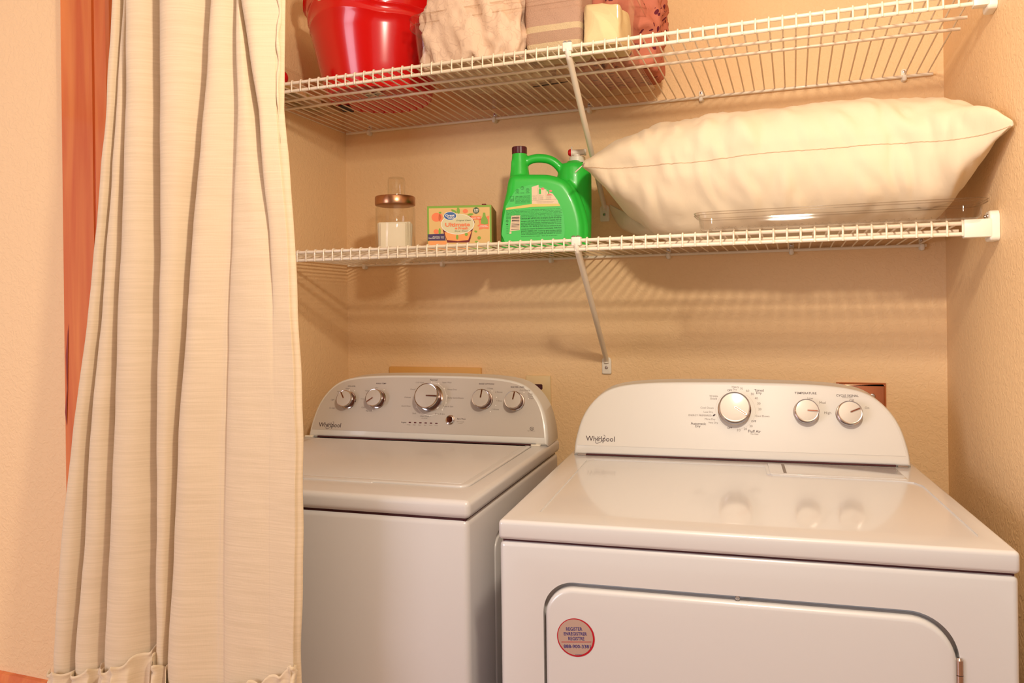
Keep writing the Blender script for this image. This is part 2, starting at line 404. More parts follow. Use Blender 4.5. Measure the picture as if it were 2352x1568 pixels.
# wall fittings ------------------------------------------------------
box('access_panel', (-1.1915, YB - .012, .93), (-.8828, YB, 1.0955), 'box_yellow', None, .002, 2)
tag(bpy.data.objects['access_panel'], 'plain yellow access panel on back wall behind the left appliance', 'panel')
sw = empty('cream_outlet_plate', (-.7037, YB, 1.02)); tag(sw, 'cream wall plate half hidden behind left appliance console corner', 'wall plate')
link('plate', bm_mesh(prism_bm(rrect(-.0382, -.055, .0382, .055, .003, 3), -.007, -.0005, 'y', .003, 2)), 'plate_cream', sw, 35)
link('socket', bm_mesh(prism_bm(ell(0, .018, .017, .014, 24), -.0085, -.006, 'y', .001, 2)), 'plate_cream', sw, 35)
link('socket_slot', bm_mesh(prism_bm(rrect(-.014, .014, .014, .030, .004, 4), -.0089, -.008, 'y')), 'gap', sw)
op = empty('steel_outlet_plate', (.159, YB, 1.0)); tag(op, 'shiny steel outlet plate with copper reflection in its colour behind the right appliance console', 'outlet plate')
link('plate', bm_mesh(prism_bm(rrect(-.0585, -.075, .0585, .0715, .002, 2), -.010, -.0005, 'y', .008, 4)), 'outlet_steel', op, 30)
link('socket', bm_mesh(prism_bm(ell(.0, -.01, .034, .034, 40), -.013, -.009, 'y', .002, 2)), 'strap', op, 35)
for sx_ in (.026,):
    link('screw', bm_mesh(prism_bm(ell(sx_, .038, .007, .007, 20), -.0125, -.009, 'y', .002, 3)), 'steel', op, 35)

# ------------------------------------------------------------------ appliances
TILT = atan2(.054, .168)
def face_m(b0y, z0):   # matrix mapping (x, b, n) on the tilted console face -> machine local
    ex = Vector((1, 0, 0)); eb = Vector((0, sin(TILT), cos(TILT))); en = Vector((0, -cos(TILT), sin(TILT)))
    m = Matrix((ex, eb, en)).transposed().to_4x4(); m.translation = (0, b0y, z0); return m
half = [(-.3555, 0), (-.3530, .034), (-.3417, .0805), (-.3226, .1169), (-.2925, .1470), (-.2550, .1632), (-.1962, .1716), (-.1150, .1752), (0, .1765)]
def console_outline(cx, hw):
    s = hw / .3555; pts = [Vector((x * s, b, 0)) for x, b in half]
    L = catmull(pts, 6); L = [(p.x, p.y) for p in L]
    Rr = [(-x, b) for x, b in reversed(L[:-1])]
    return [(x + cx, b) for x, b in L + Rr]
def clip_low(pts, b0): return [(x, max(b, b0)) for x, b in pts]
def make_console(root, cx, hw, z0, y0, mbody, mpanel, plow):
    out = console_outline(cx, hw); fm = face_m(y0, z0)
    bm = bmesh.new(); rings = []
    n = len(out)
    rings.append([bm.verts.new((x, y0 + .118, z0 + b * cos(TILT) * .985)) for x, b in inset(out, .006)])
    rings.append([bm.verts.new((x, y0 + .110, z0 + b * cos(TILT))) for x, b in out])
    for ins, d in ((0, -.012), (.0008, -.006), (.003, -.002), (.0065, 0)):
        rings.append([bm.verts.new(fm @ Vector((x, b, d))) for x, b in (inset(out, ins) if ins else out)])
    for r0, r1 in zip(rings, rings[1:]):
        for i in range(n): bm.faces.new((r0[i], r0[(i + 1) % n], r1[(i + 1) % n], r1[i]))
    bm.faces.new(rings[-1]); bm.faces.new(list(reversed(rings[0])))
    c = link('console', bm_mesh(bm), mbody, root, 40)
    pn = clip_low(inset(out, .0085), plow)
    pn2 = []
    for p in pn:
        if not pn2 or hypot(p[0] - pn2[-1][0], p[1] - pn2[-1][1]) > 1e-5: pn2.append(p)
    bm = bmesh.new(); poly_bm(bm, pn2, fm @ Matrix.Translation((0, 0, .0006))); 
    link('control_panel', raw_mesh(bm), mpanel, root)
    # dark seam under the console
    box('seam', (cx - hw + .03, y0 - .001, z0 - .001), (cx + hw - .03, y0 + .02, z0 + .0022), 'gap', root)
    return fm
def knob(root, fm, x, b, r, h, ang, big=False):
    mt = fm @ Matrix.Translation((x, b, .0006))
    k = lathe('knob', [(r * 1.06, 0), (r * 1.07, .0015), (r * 1.02, .003), (r * .93, .0035), (r * .90, h * .45), (r * .94, h * .72), (r * 1.0, h * .86), (r * 1.0, h * .95), (r * .965, h * 1.0), (r * .91, h * .985)], 'chrome', root, 56, mt, True, 30)
    kb = lathe('knob_collar', [(r * .935, .0036), (r * .905, h * .45), (r * .93, h * .62)], 'knob_side', k, 56, fm @ Matrix.Translation((x, b, .0006)) @ Matrix.Scale(1.004, 4), False)
    lathe('knob_face', [(r * .90, h * .99), (r * .905, h * 1.0), (r * .6, h * 1.02), (r * .001, h * 1.03)], 'brushed', k, 56, mt, True, 30)
    w = .0022 if big else .002
    bm = prism_bm(rrect(.0, -w, r * .92, w, w * .95, 4), h * 1.0, h * 1.06, 'z', .0006, 2)
    bmesh.ops.transform(bm, matrix=mt @ Matrix.Rotation(ang, 4, 'Z'), verts=bm.verts)
    link('pointer', bm_mesh(bm), 'chrome', k, 30)
    bm = prism_bm(rrect(.0015, -w * .5, r * .86, w * .5, w * .45, 3), h * 1.03, h * 1.065, 'z')
    bmesh.ops.transform(bm, matrix=mt @ Matrix.Rotation(ang, 4, 'Z'), verts=bm.verts)
    link('pointer_line', bm_mesh(bm), 'knob_side', k)
    return k
def letters(root, name, fm, items, m, lift=.0009, shear=0, bold=0):
    for it in items:
        bm = bmesh.new()
        s, x, b, w = it[:4]; al = it[4] if len(it) > 4 else 'C'
        text_bm(bm, s, fm @ Matrix.Translation((x, b, lift)), width=w, shear=shear, align=al, bold=bold)
        o_ = link(name, raw_mesh(bm), m, root)
    return o_
def swirl_logo(root, fm, xl, xr, b, m):
    bm = bmesh.new(); w = xr - xl
    text_bm(bm, 'Whirlpool', fm @ Matrix.Translation(((xl + xr) / 2, b, .0009)), width=w, height=w * .185, bold=.004)
    # orbit stroke round the middle letters
    cx = xl + w * .50; pts = ell(cx, b - w * .02, w * .20, w * .085, 44, radians(75), radians(395), rot=radians(40))
    band_bm(bm, pts, w * .014, fm @ Matrix.Translation((0, 0, .00095)))
    o_ = link('logo_lettering', raw_mesh(bm), m, root); o_['kind'] = 'stuff'; return o_

# ---- washer (left)
WA = empty('washing_machine', (-.9008, 1.2453, 0), .0533)
tag(WA, 'white top loading washing machine with silver control panel and five knobs, beside curtain', 'washing machine')
wx0, wx1, zW = -.335, .357, .9281
cab = bm_mesh(box_bm((wx0 + .004, .004, .02), (wx1 - .004, .690, zW - .0352), .012, 4))
cutr = bm_mesh(prism_bm(rrect(.15, .10, .56, zW - .10, .035, 6), wx1 - .009, wx1 + .03, 'x'))
cab = boolean(cab, cutr)
link('cabinet', cab, 'enamel_w', WA, 35)
link('side_panel', bm_mesh(prism_bm(rrect(.163, .115, .547, zW - .114, .028, 6), wx1 - .0055, wx1 - .012, 'x', .003, 3)), 'enamel_w', WA, 35)
box('seam', (wx0 + .010, .009, zW - .038), (wx1 - .010, .680, zW - .030), 'gap', WA)
# top deck with a lid well
top = bm_mesh(box_bm((wx0, 0, zW - .0335), (wx1, .694, zW), .011, 5))
lidpts = rrect(wx0 + .045, .098, .316, .556, (.006, .006, .022, .022), 6)
top = boolean(top, bm_mesh(prism_bm(inset(lidpts, -.003), zW - .010, zW + .01, 'z')))
link('top_deck', top, 'enamel_w', WA, 35)
lid = prism_bm(lidpts, zW + .0035, zW - .009, 'z', .005, 4)
lid = link('lid', bm_mesh(lid), 'enamel_w', WA, 35)
link('lid_rim', bm_mesh(prism_bm(inset(lidpts, .016), zW + .0042, zW + .003, 'z', .0008, 2)), 'enamel_w', lid, 60)
link('finger_lip', bm_mesh(prism_bm(rrect(.0 - .10, .0925, .12, .1015, .004, 4), zW + .0028, zW - .006, 'z', .003, 3)), 'enamel_w', lid, 50)
for s in (wx0 + .02, .325):
    link('console_clip', bm_mesh(box_bm((s - .012, .566, zW), (s + .012, .575, zW + .004), .001, 1)), 'wplastic', WA)
fmW = make_console(WA, .0178, .3370, zW + .0018, .571, 'plastic_w', 'panel_s', .019)
for x, b, r, h, a, bg in ((-.2133, .1064 - .003, .0228, .021, 122, 0), (-.126, .1106 - .003, .0238, .021, 215, 0), (.0282, .1172 - .003, .0335, .027, -1, 1), (.1762, .1157 - .003, .0240, .021, 83, 0), (.2627, .113 - .003, .0228, .021, 80, 0)):
    knob(WA, fmW, x + .0016, b - .0018, r, h * 1.25, radians(a), bg)
bt = lathe('start_button', [(.0125, 0), (.0125, .0015), (.0108, .002), (.0104, .0045), (.008, .006), (.001, .0065)], 'chrome', WA, 40, fmW @ Matrix.Translation((.0915, .0565, .0006)))
lathe('button_face', [(.0088, .0052), (.0075, .0066), (.001, .0069)], 'knob_side', bt, 32, fmW @ Matrix.Translation((.0915, .0565, .0006)))
k = .00108
letters(WA, 'dial_heading_lettering', fmW, [('SOIL LEVEL', -.2071, .1408, 22 * k), ('WASH TEMP', -.1196, .1495, 28 * k), ('RINSE OPTIONS', .1819, .1531, 39 * k), ('WATER LEVEL', .2663, .1459, 34.5 * k), ('Normal', .0331, .1619, 20 * k), ('Start / Pause', .1214, .0601, 22 * k), ('Progress', -.0392, .0463, 14 * k)], 'ink', bold=.004, shear=.15)
letters(WA, 'setting_lettering', fmW, [('Heavy', -.2187, .134, 11.5 * k), ('Med', -.2454, .125, 8 * k), ('Light', -.2592, .1022, 10 * k), ('Ex Light', -.2568, .0793, 16.5 * k), ('Hot', -.1309, .1379, 8 * k), ('Warm', -.1584, .129, 12 * k), ('Cool', -.1696, .1065, 9 * k), ('Cold', -.1635, .0833, 10 * k), ('Tap Cold', -.1453, .0743, 18 * k), ('Cold Wash', -.0062, .1542, 22 * k), ('Super Wash', .0711, .1554, 24.5 * k), ('Casual', -.0241, .1355, 14 * k), ('Heavy Duty', .0878, .137, 25 * k), ('Delicate', -.0365, .1135, 17 * k), ('Bulky Items/Sheets', .1, .1146, 41 * k), ('Quick Wash', -.0385, .0899, 24.5 * k), ('Drain & Spin', .0817, .0917, 26 * k), ('Soak', -.0122, .0708, 10 * k), ('Rinse & Spin', .0607, .0716, 26 * k), ('Clean Washer', .0209, .0642, 28 * k), ('with affresh', .0178, .0589, 16 * k), ('1 Rinse', .1924, .1417, 14.5 * k), ('2 Rinses', .217, .1324, 18.5 * k), ('1 Rinse', .2201, .1097, 14.5 * k), ('2 Rinses', .2115, .0874, 18.5 * k), ('Auto Sensing', .2866, .1388, 27 * k), ('Deep', .3011, .1295, 12 * k), ('Water', .3027, .1239, 13 * k), ('Wash', .3042, .1183, 12 * k), ('Hold 3 seconds', .1198, .0524, 19 * k), ('to Cancel', .1198, .0484, 12 * k), ('Sensing', -.0245, .0405, 9 * k), ('Wash', -.0085, .0405, 7 * k), ('Rinse', .007, .0405, 7 * k), ('Spin', .0225, .0405, 6 * k), ('Done', .038, .0405, 7 * k), ('Lid Lock', .0536, .0405, 9 * k), ('high efficiency', .3108, .0354, 18 * k)], 'ink2', shear=.12)
for i in range(6):
    bm = bmesh.new(); poly_bm(bm, rrect(-.0217 + .01506 * i - .0036, .0463 - .0014, -.0217 + .01506 * i + .0036, .0463 + .0014, .0013, 3), fmW @ Matrix.Translation((0, 0, .0010))); link('progress_light', raw_mesh(bm), 'led', WA)
bm = bmesh.new(); fl = fmW @ Matrix.Translation((0, 0, .0009))
band_bm(bm, ell(.031, .110, .0435, .0435, 40, radians(-40), radians(95)), .0009, fl); band_bm(bm, ell(.031, .110, .0435, .0435, 40, radians(150), radians(300)), .0009, fl)
for a in (95, 68, 40, 12, -12, -38, -62, -88, -122, -150, -165, 150, 120): poly_bm(bm, ell(.031 + .0455 * cos(radians(a)), .110 + .0455 * sin(radians(a)), .0015, .0015, 12), fl)
for cx, cy, aa in ((-.2065, .099, (70, 100, 150, 200)), (-.119, .103, (70, 120, 170, 210, 240)), (.183, .108, (60, 20, -20, -60)), (.269, .106, (60, 20))):
    for a in aa: poly_bm(bm, ell(cx + .031 * cos(radians(a)), cy + .031 * sin(radians(a)), .0014, .0014, 12), fl)
link('dial_marks', raw_mesh(bm), 'white_dot', WA)['kind'] = 'stuff'
bm = bmesh.new(); band_bm(bm, ell(.3121, .0409, .0050, .0040, 24), .0009, fl, True); text_bm(bm, 'he', fl @ Matrix.Translation((.3121, .0412, 0)), width=.0062)
link('efficiency_emblem', raw_mesh(bm), 'ink', WA)['kind'] = 'stuff'
swirl_logo(WA, fmW, -.2905, -.2230, .0330, 'ink')

# ---- dryer (right)
DR = empty('clothes_dryer', (-.0821, 1.1918, 0), .0801)
tag(DR, 'white front loading clothes dryer with three knobs and round sticker on its door', 'clothes dryer')
zD = .9304; hw = .3685
cab = bm_mesh(box_bm((-hw + .001, 0, .02), (hw - .001, .700, zD - .0335), .009, 4))
dp = rrect(-.2962, .285, .2935, .8385, (.066, .050, .05, .05), 12)
cab = boolean(cab, bm_mesh(prism_bm(dp, .016, -.05, 'y')))
link('cabinet', cab, 'enamel', DR, 35)
box('seam', (-hw + .006, .005, zD - .036), (hw - .006, .69, zD - .030), 'gap', DR)
dd = rrect(-.2920, .290, .2895, .8310, (.062, .046, .046, .046), 12)
door = link('door', bm_mesh(prism_bm(dd, -.006, .0155, 'y', .0075, 6)), 'enamel', DR, 35)
sm = lathe_bm([(.0035, 0), (.0035, .001), (.0025, .002), (.0005, .0022)], 20, None, Matrix.Translation((-.0007, .0015, .8355)) @ Matrix.Rotation(radians(70), 4, 'X'))
link('screw', bm_mesh(sm), 'steel', door, 35)
hb = join([tube_bm([(0, 0, 0), (0, 0, .0235)], .0052, 16) for _ in range(1)])
hg = link('hinge', bm_mesh(join([bb for bb in (lathe_bm([(.003, .7790), (.0052, .7760), (.0052, .7560)], 16, None, Matrix.Translation((.2925, -.001, 0))), lathe_bm([(.0052, .7550), (.0052, .7320)], 16, None, Matrix.Translation((.2925, -.001, 0))), lathe_bm([(.0052, .7310), (.0052, .700)], 16, None, Matrix.Translation((.2925, -.001, 0))))])), 'chrome', DR, 35)
hb.free()
# top with shallow pressed recess
top = bm_mesh(box_bm((-hw, -.003, zD - .0315), (hw, .702, zD), .007, 5))
rec = [(-.3150, .060), (.335, .060), (.338, .075), (.338, .400), (.328, .425), (.310, .432), (.075, .440), (.064, .450), (.064, .530), (-.300, .530), (-.3150, .515)]
rec = [(p.x, p.y) for p in [Vector((x, y, 0)) for x, y in rec]]
rb = prism_bm(list(reversed(rec)), zD - .0022, zD + .006, 'z')
top = boolean(top, bm_mesh(rb))
tp = link('top', top, 'enamel', DR, 35)
for s in (-.335, .338):
    link('console_clip', bm_mesh(box_bm((s - .010, .565, zD), (s + .010, .574, zD + .004), .001, 1)), 'steel', DR)
lint = link('lint_door', bm_mesh(prism_bm(rrect(.070, .446, .322, .556, .003, 3), zD + .0012, zD - .003, 'z', .0008, 2)), 'enamel', DR, 50)
link('finger_slot', bm_mesh(prism_bm([(.0965, .455), (.1025, .455), (.1035, .548), (.0975, .548)], zD + .0016, zD + .0008, 'z')), 'ink2', lint)
fmD = make_console(DR, .0, .3555, zD + .0018, .571, 'plastic_w', 'panel_d', .021)
for x, b, r, h, a, bg in ((.0041, .1141, .0335, .024, -34, 1), (.154, .1108, .0248, .020, -3, 0), (.240, .1085, .0248, .020, 24, 0)):
    knob(DR, fmD, x, b - .0018, r, h * 1.2, radians(a), bg)
k = .00095
dz = -.003
letters(DR, 'heading_lettering', fmD, [(s, x, b + dz, w * k) for s, x, b, w in [('OFF', -.0055, .1582, 10.5), ('Timed', .0572, .1591, 21), ('Dry', .0571, .1532, 12), ('OFF', .0446, .0894, 11), ('Fluff Air', .0459, .0673, 28), ('OFF', -.0066, .0735, 11), ('Automatic', -.0743, .0814, 35), ('Dry', -.0753, .0755, 12), ('TEMPERATURE', .1547, .1543, 47.5), ('CYCLE SIGNAL', .2396, .1504, 47.5)]], 'ink', bold=.004)
letters(DR, 'setting_lettering', fmD, [(s, x, b + dz, w * k) for s, x, b, w in [('Heavy', .0069, .1663, 16), ('Dry', .0058, .1606, 9), ('70', .02, .1625, 6.5), ('60', .033, .1578, 7), ('50', .0431, .1509, 7), ('40', .0512, .1413, 7), ('30', .0565, .1296, 7), ('20', .0581, .1169, 7), ('Cool Down', .0632, .1015, 31), ('30', .0388, .0787, 7), ('20', .0267, .072, 7), ('No Heat', .0458, .0615, 17), ('10', .0128, .0692, 7), ('Very Dry', -.0421, .0842, 22), ('More Dry', -.0487, .0919, 24), ('ENERGY PREFERRED', -.0705, .0998, 53), ('Less Dry', -.0524, .1081, 21), ('Cool Down', -.0552, .1174, 30), ('Wrinkle', -.0407, .1446, 19.5), ('Shield', -.0408, .1386, 15.5), ('Low', .1641, .1433, 12), ('Med', .1886, .1341, 13), ('High', .1982, .1119, 14.5), ('Push to Start', .2394, .1461, 21), ('Off', .2478, .14, 10), ('On', .2771, .1245, 9)]], 'ink2')
bm = bmesh.new(); fl = fmD @ Matrix.Translation((0, 0, .0009))
poly_bm(bm, ell(-.0400, .0978, .0036, .0016, 16, rot=radians(35)), fl)
link('leaf_emblem', raw_mesh(bm), 'ink', DR)
bm = bmesh.new()
band_bm(bm, ell(.006, .110, .0425, .0425, 60, radians(120), radians(420)), .0006, fl)
link('dial_marks', raw_mesh(bm), 'panel_s', DR)['kind'] = 'stuff'
swirl_logo(DR, fmD, -.3277, -.2611, .0375, 'ink')
# round sticker
sm = Matrix.Translation((-.2435, -.0064, .7555)) @ Matrix.Rotation(pi / 2, 4, 'X') @ Matrix.Rotation(radians(5), 4, 'Z')
bm = bmesh.new(); poly_bm(bm, ell(0, 0, .0298, .0298, 64), sm); stk = link('round_sticker', raw_mesh(bm), 'redprint', door)
stk['label'] = 'round red rimmed registration sticker'
bm = bmesh.new(); poly_bm(bm, ell(-.0006, .0006, .0275, .0278, 64), sm @ Matrix.Translation((0, 0, .0003))); link('sticker_face', raw_mesh(bm), 'sticker', door)
bm = bmesh.new(); sl = sm @ Matrix.Translation((0, 0, .0006))
for s, x, y, w in (('REGISTER', -.0012, .0137, .0255), ('ENREGISTRER', .0, .0062, .0365), ('REGISTRE', .0008, -.0012, .0255), ('888-900-3381', .0008, -.0133, .0425)):
    text_bm(bm, s, sl @ Matrix.Translation((x, y, 0)), width=w, height=.0052, bold=.012)
text_bm(bm, 'W10748338', sl @ Matrix.Translation((.0015, -.0262, 0)), width=.010)
link('sticker_lettering', raw_mesh(bm), 'navy', door)['kind'] = 'stuff'
bm = bmesh.new(); band_bm(bm, [(-.0235, -.0068), (.0240, -.0062)], .0008, sl); link('sticker_rule', raw_mesh(bm), 'redprint', door)

# ------------------------------------------------------------------ wire shelves
ZU, ZLo = 1.8384, 1.4163
def wire_shelf(z, depth, x_wires, xr0, xr1, clips, brace, label, r3=.1206, r4=.189, lip=.0196, left_end=True, cap_u=None):
    yf = YB - depth; yb = YB - .009
    t = empty('wire_shelf', (0, yf, z)); tag(t, label, 'wire shelf', 'white wire shelves across the alcove')
    o = lambda x, y, zz: (x, y - yf, zz - z)
    R = .0040
    for (y, zz, r) in ((yf, z, R), (yf, z - lip, R), (yf + r3, z - .0035, .0036), (yf + r4, z - .0035, .0036), (yb, z - .002, .0042)):
        a0, a1 = xr0, xr1
        if abs(y - yf) > .01: a0, a1 = xr0 - .002, xr1 + .012
        link('rail', bm_mesh(tube_bm([o(a0, y, zz), o(a1, y, zz)], r, 10)), 'wire', t, 50)
    rw = .0019
    path = [(0, yb - yf, .002), (0, .006, .0038), (0, .001, .0052), (0, -.0040, .0042), (0, -.0058, 0), (0, -.0058, -lip + .001), (0, -.0050, -lip - .0035)]
    wm = bm_mesh(tube_bm(path, rw, 6)); wm.materials.append(MT['wire']); shade(wm, 60)
    for x in x_wires:
        w = bpy.data.objects.new('wire', wm); COL.objects.link(w); w.parent = t; w.location = (x, 0, 0)
    # wall clips
    cm = join([prism_bm(rrect(-.0065, -.012, .0065, .020, .005, 5), YB - .0045 - yf, YB - yf - .0004, 'y', .0015, 2),
               prism_bm(rrect(-.0055, -.0125, .0055, .004, .005, 5), yb - .009 - yf, YB - yf - .001, 'y', .003, 3)])
    cme = bm_mesh(cm); cme.materials.append(MT['wplastic']); shade(cme, 40)
    sme = bm_mesh(prism_bm(ell(0, .0135, .0036, .0036, 16), YB - .0062 - yf, YB - .0042 - yf, 'y', .0008, 2)); sme.materials.append(MT['steel']); shade(sme, 40)
    for x in clips:
        c = bpy.data.objects.new('wall_clip', cme); COL.objects.link(c); c.parent = t; c.location = (x, 0, -.002)
        s_ = bpy.data.objects.new('screw', sme); COL.objects.link(s_); s_.parent = c
    # diagonal brace: flattened tube, clamp on the lip, foot plate on the wall
    (xa, za), (xb, zb), plate_z = brace
    A = Vector((xa, .004, za - z)); B = Vector((xb, YB - .010 - yf, zb - z)); d = B - A
    pts = [A + Vector((0, -.006, .014)), A, A + d * .06, A + d * .5, A + d * .92, B + Vector((0, .002, -.004)), B + Vector((0, .004, -.016))]
    br = link('brace', bm_mesh(tube_bm(catmull(pts, 4), .0095, 12, flat=.72)), 'wplastic', t, 50)
    link('clamp', bm_mesh(box_bm((xa - .0105, -.0095, -.012), (xa + .0105, .0060, .0075), .002, 2)), 'wplastic', br, 40)
    for q in (-.005, .005):
        link('clamp_hook', bm_mesh(tube_bm([(xa + q - .0045, -.0075, .0065), (xa + q - .002, -.0085, .0088), (xa + q + .002, -.0085, .0088), (xa + q + .0045, -.0075, .0065)], .0012, 6)), 'steel', br, 50)
    pz0, pz1 = plate_z
    pm = prism_bm(rrect(xb - .0135, pz0 - z, xb + .0135, pz1 - z, (.011, .011, .004, .004), 6), YB - .006 - yf, YB - .0004 - yf, 'y', .0025, 3)
    link('foot_plate', bm_mesh(pm), 'wplastic', br, 40)
    link('screw', bm_mesh(prism_bm(ell(xb, pz0 + .019 - z, .0045, .0045, 18), YB - .009 - yf, YB - .005 - yf, 'y', .0015, 3)), 'steel', br, 40)
    # right end support: sleeve over the lip and a round mount on the side wall
    sx0 = xr1 - .002
    es = link('end_support', bm_mesh(box_bm((sx0, -.0105, -lip - .0075), (XR - .012, .010, .0065), .002, 2)), 'wplastic', t, 40)
    mb = prism_bm(rrect(-.010, -.034, .036, .022, (.014, .014, .008, .008), 6), XR - .016, XR - .0005, 'x', .004, 3)
    link('mount_plate', bm_mesh(mb), 'wplastic', es, 40)
    for yy, zz in ((.006, .012), (.026, .013)):
        link('screw', bm_mesh(prism_bm(ell(yy, zz, .0035, .0035, 14), XR - .0185, XR - .015, 'x', .001, 2)), 'steel', es, 40)
    if left_end:
        ls = link('end_support', bm_mesh(box_bm((XL + .001, -.0105, -lip - .0075), (xr0 + .004, .010, .0065), .002, 2)), 'wplastic', t, 40)
    return t
yfu = YB - .5293; yfl = YB - .5256
a, b_ = P(653, 200, yfu).x, P(1766, 55, yfu).x; sp = (b_ - a) / 45
xu = [a + sp * i for i in range(-6, 60) if a + sp * i < .345]
wire_shelf(ZU, .5293, xu, XL + .012, .318, [P(u, v, 2.15).x for u, v in ((847, 300), (1135, 268), (1353, 245), (1610, 218), (2077, 175))],
           ((-.4546, 1.8190), (-.500, 1.560), (1.5150, 1.562)), 'white wire shelf across the alcove, upper one, with a clear bin on it')
a, b_ = P(685.5, 585, yfl).x, P(2210.3, 527, yfl).x; n = round((b_ - a) / .0256); sp = (b_ - a) / n
xl = [a + sp * i for i in range(-7, n + 1)]
wire_shelf(ZLo, .5256, xl, XL + .012, b_ + .003, [P(u, v, 2.15).x for u, v in ((837, 605), (1015, 600), (1265, 595), (1535, 578), (1818, 570), (2118, 560))],
           ((-.4415, 1.397), (-.4996, 1.128), (1.0825, 1.131)), 'white wire shelf across the alcove, lower one, holding jar, box, jug and pillow')

# ------------------------------------------------------------------ things on the lower shelf
ZS = ZLo + .0062
# glass jar
JR = empty('glass_jar', (-1.012, 1.87, ZS)); tag(JR, 'clear glass jar with brushed metal lid full of white folded sheets', 'jar')
lathe('jar_body', [(.001, .0), (.046, .0), (.0525, .004), (.054, .012), (.054, .122), (.050, .131), (.0475, .134), (.0475, .136), (.0455, .136), (.0455, .133), (.051, .122), (.0515, .014), (.046, .006), (.001, .005)], 'glass', JR, 64, None, False)
lathe('jar_lid', [(.0525, .131), (.0540, .132), (.0545, .134), (.0545, .152), (.0530, .1545), (.044, .1555), (.001, .1560)], 'copper', JR, 64)
for i in range(7):
    q = -.030 + i * .008; c_ = cos(math.asin(min(.95, abs(q) / .048))) * .048
    bm = box_bm((-c_ * .95, q - .0022, .007), (c_ * (.86 + .1 * random.random()), q + .0022, .084 + random.uniform(-.004, .004)), .001, 1)
    bmesh.ops.transform(bm, matrix=Matrix.Rotation(.30, 4, 'Z') @ Matrix.Rotation(random.uniform(-.03, .03), 4, 'Y'), verts=bm.verts)
    s_ = link('folded_sheet', bm_mesh(bm), 'sheet'); s_.parent = None; s_.location = (-1.012, 1.87, ZS)
    tag(s_, 'white folded dryer sheet standing upright inside the glass jar', 'dryer sheet', 'folded sheets in the glass jar')
CU = lathe('measuring_cup', [(.023, .0), (.0245, .001), (.0235, .046), (.0215, .050), (.001, .051), (.001, .0495), (.020, .0485), (.022, .045), (.0228, .0)], 'glass', None, 40, None, False)
CU.location = (-1.008, 1.87, ZS + .1563); tag(CU, 'small clear upturned cup standing on the metal jar lid', 'cup')

# dryer sheet carton
CT = empty('dryer_sheet_box', (-.806, 1.84, ZS), .28); tag(CT, 'tan and green dryer sheet carton with orange fruit print between jar and jug', 'box')
bw0, bw1, bh, bd = -.0875, .0805, .1165, .145
link('carton', bm_mesh(box_bm((bw0, 0, 0), (bw1, bd, bh), .0012, 2)), 'cside', CT, 35)
fr = Matrix.Rotation(pi / 2, 4, 'X')
def lay(d): return Matrix.Translation((0, -d, 0)) @ fr
def P2(items, name, m, d, parent=CT):
    for it in items:
        bm = bmesh.new(); poly_bm(bm, it, lay(d)); r_ = link(name, raw_mesh(bm), m, parent)
    return r_
P2([[(bw0 + .0005, .0005), (bw1 - .0005, .0005), (bw1 - .0005, bh - .0005), (bw0 + .0005, bh - .0005)]], 'front_border', 'cgreen', .0003)
P2([[(bw0 + .005, .006), (bw1 - .005, .006), (bw1 - .005, bh - .006), (bw0 + .005, bh - .006)]], 'front_panel', 'carton', .0006)
def fx(u): return bw0 + (u - 25) / (1680 - 25) * (bw1 - bw0)      # from the close-up of the carton
def fz(v): return bh * (1 - (v - 165) / (1310 - 165))
P2([ell(fx(265), fz(455), .0125, .0115), ell(fx(370), fz(470), .0055, .0105), ell(fx(1010), fz(315), .0068, .0055), ell(fx(255), fz(820), .0068, .0062), ell(fx(585), fz(890), .0090, .0062)], 'fruit_print', 'corange', .0009)
P2([[(fx(40), fz(1060)), (fx(500), fz(1060)), (fx(540), fz(1150)), (fx(1090), fz(1150)), (fx(1090), fz(1300)), (fx(40), fz(1300))]], 'orange_band', 'corange2', .0008)
P2([ell(fx(830), fz(300), .0040, .0085, rot=.1), ell(fx(720), fz(310), .0085, .0030, rot=-.5), ell(fx(1140), fz(400), .0078, .0028, rot=.1), ell(fx(345), fz(820), .0030, .0085), ell(fx(360), fz(340), .0035, .0025), ell(fx(1270), fz(835), .0040, .0024, rot=-.3), ell(fx(1355), fz(1000), .0045, .0045), ell(fx(1285), fz(1095), .0040, .0022)], 'leaf_print', 'cgreen', .0010)
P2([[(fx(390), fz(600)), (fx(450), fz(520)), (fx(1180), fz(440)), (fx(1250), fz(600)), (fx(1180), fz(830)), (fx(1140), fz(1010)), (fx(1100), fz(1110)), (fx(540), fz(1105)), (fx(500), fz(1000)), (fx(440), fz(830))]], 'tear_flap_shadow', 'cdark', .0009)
P2([[(fx(470), fz(840)), (fx(1165), fz(830)), (fx(1120), fz(940)), (fx(1075), fz(1050)), (fx(810), fz(1075)), (fx(530), fz(1040)), (fx(500), fz(950))]], 'flap_panel', 'corange2', .0013)
P2([ell(fx(810), fz(640), (fx(1235) - fx(385)) / 2 * 1.01, (fz(380) - fz(905)) / 2)], 'oval_border', 'cwhite', .0014)
P2([ell(fx(810), fz(637), (fx(1235) - fx(385)) / 2 * .97, (fz(380) - fz(905)) / 2 * .95)], 'oval_panel', 'cpale', .0017)
P2([ell(fx(795), fz(970), .0032, .0065), ell(fx(1030), fz(905), .0042, .0042)], 'leaf_print', 'cgreen', .0016)
P2([ell(fx(620), fz(430), .0170, .0112)], 'badge_rim', 'cwhite', .0020)
P2([ell(fx(620), fz(430), .0158, .0100)], 'badge', 'cblue', .0022)
P2([ell(fx(1285), fz(305), .0082, .0082)], 'count_badge', 'cdgreen', .0013)
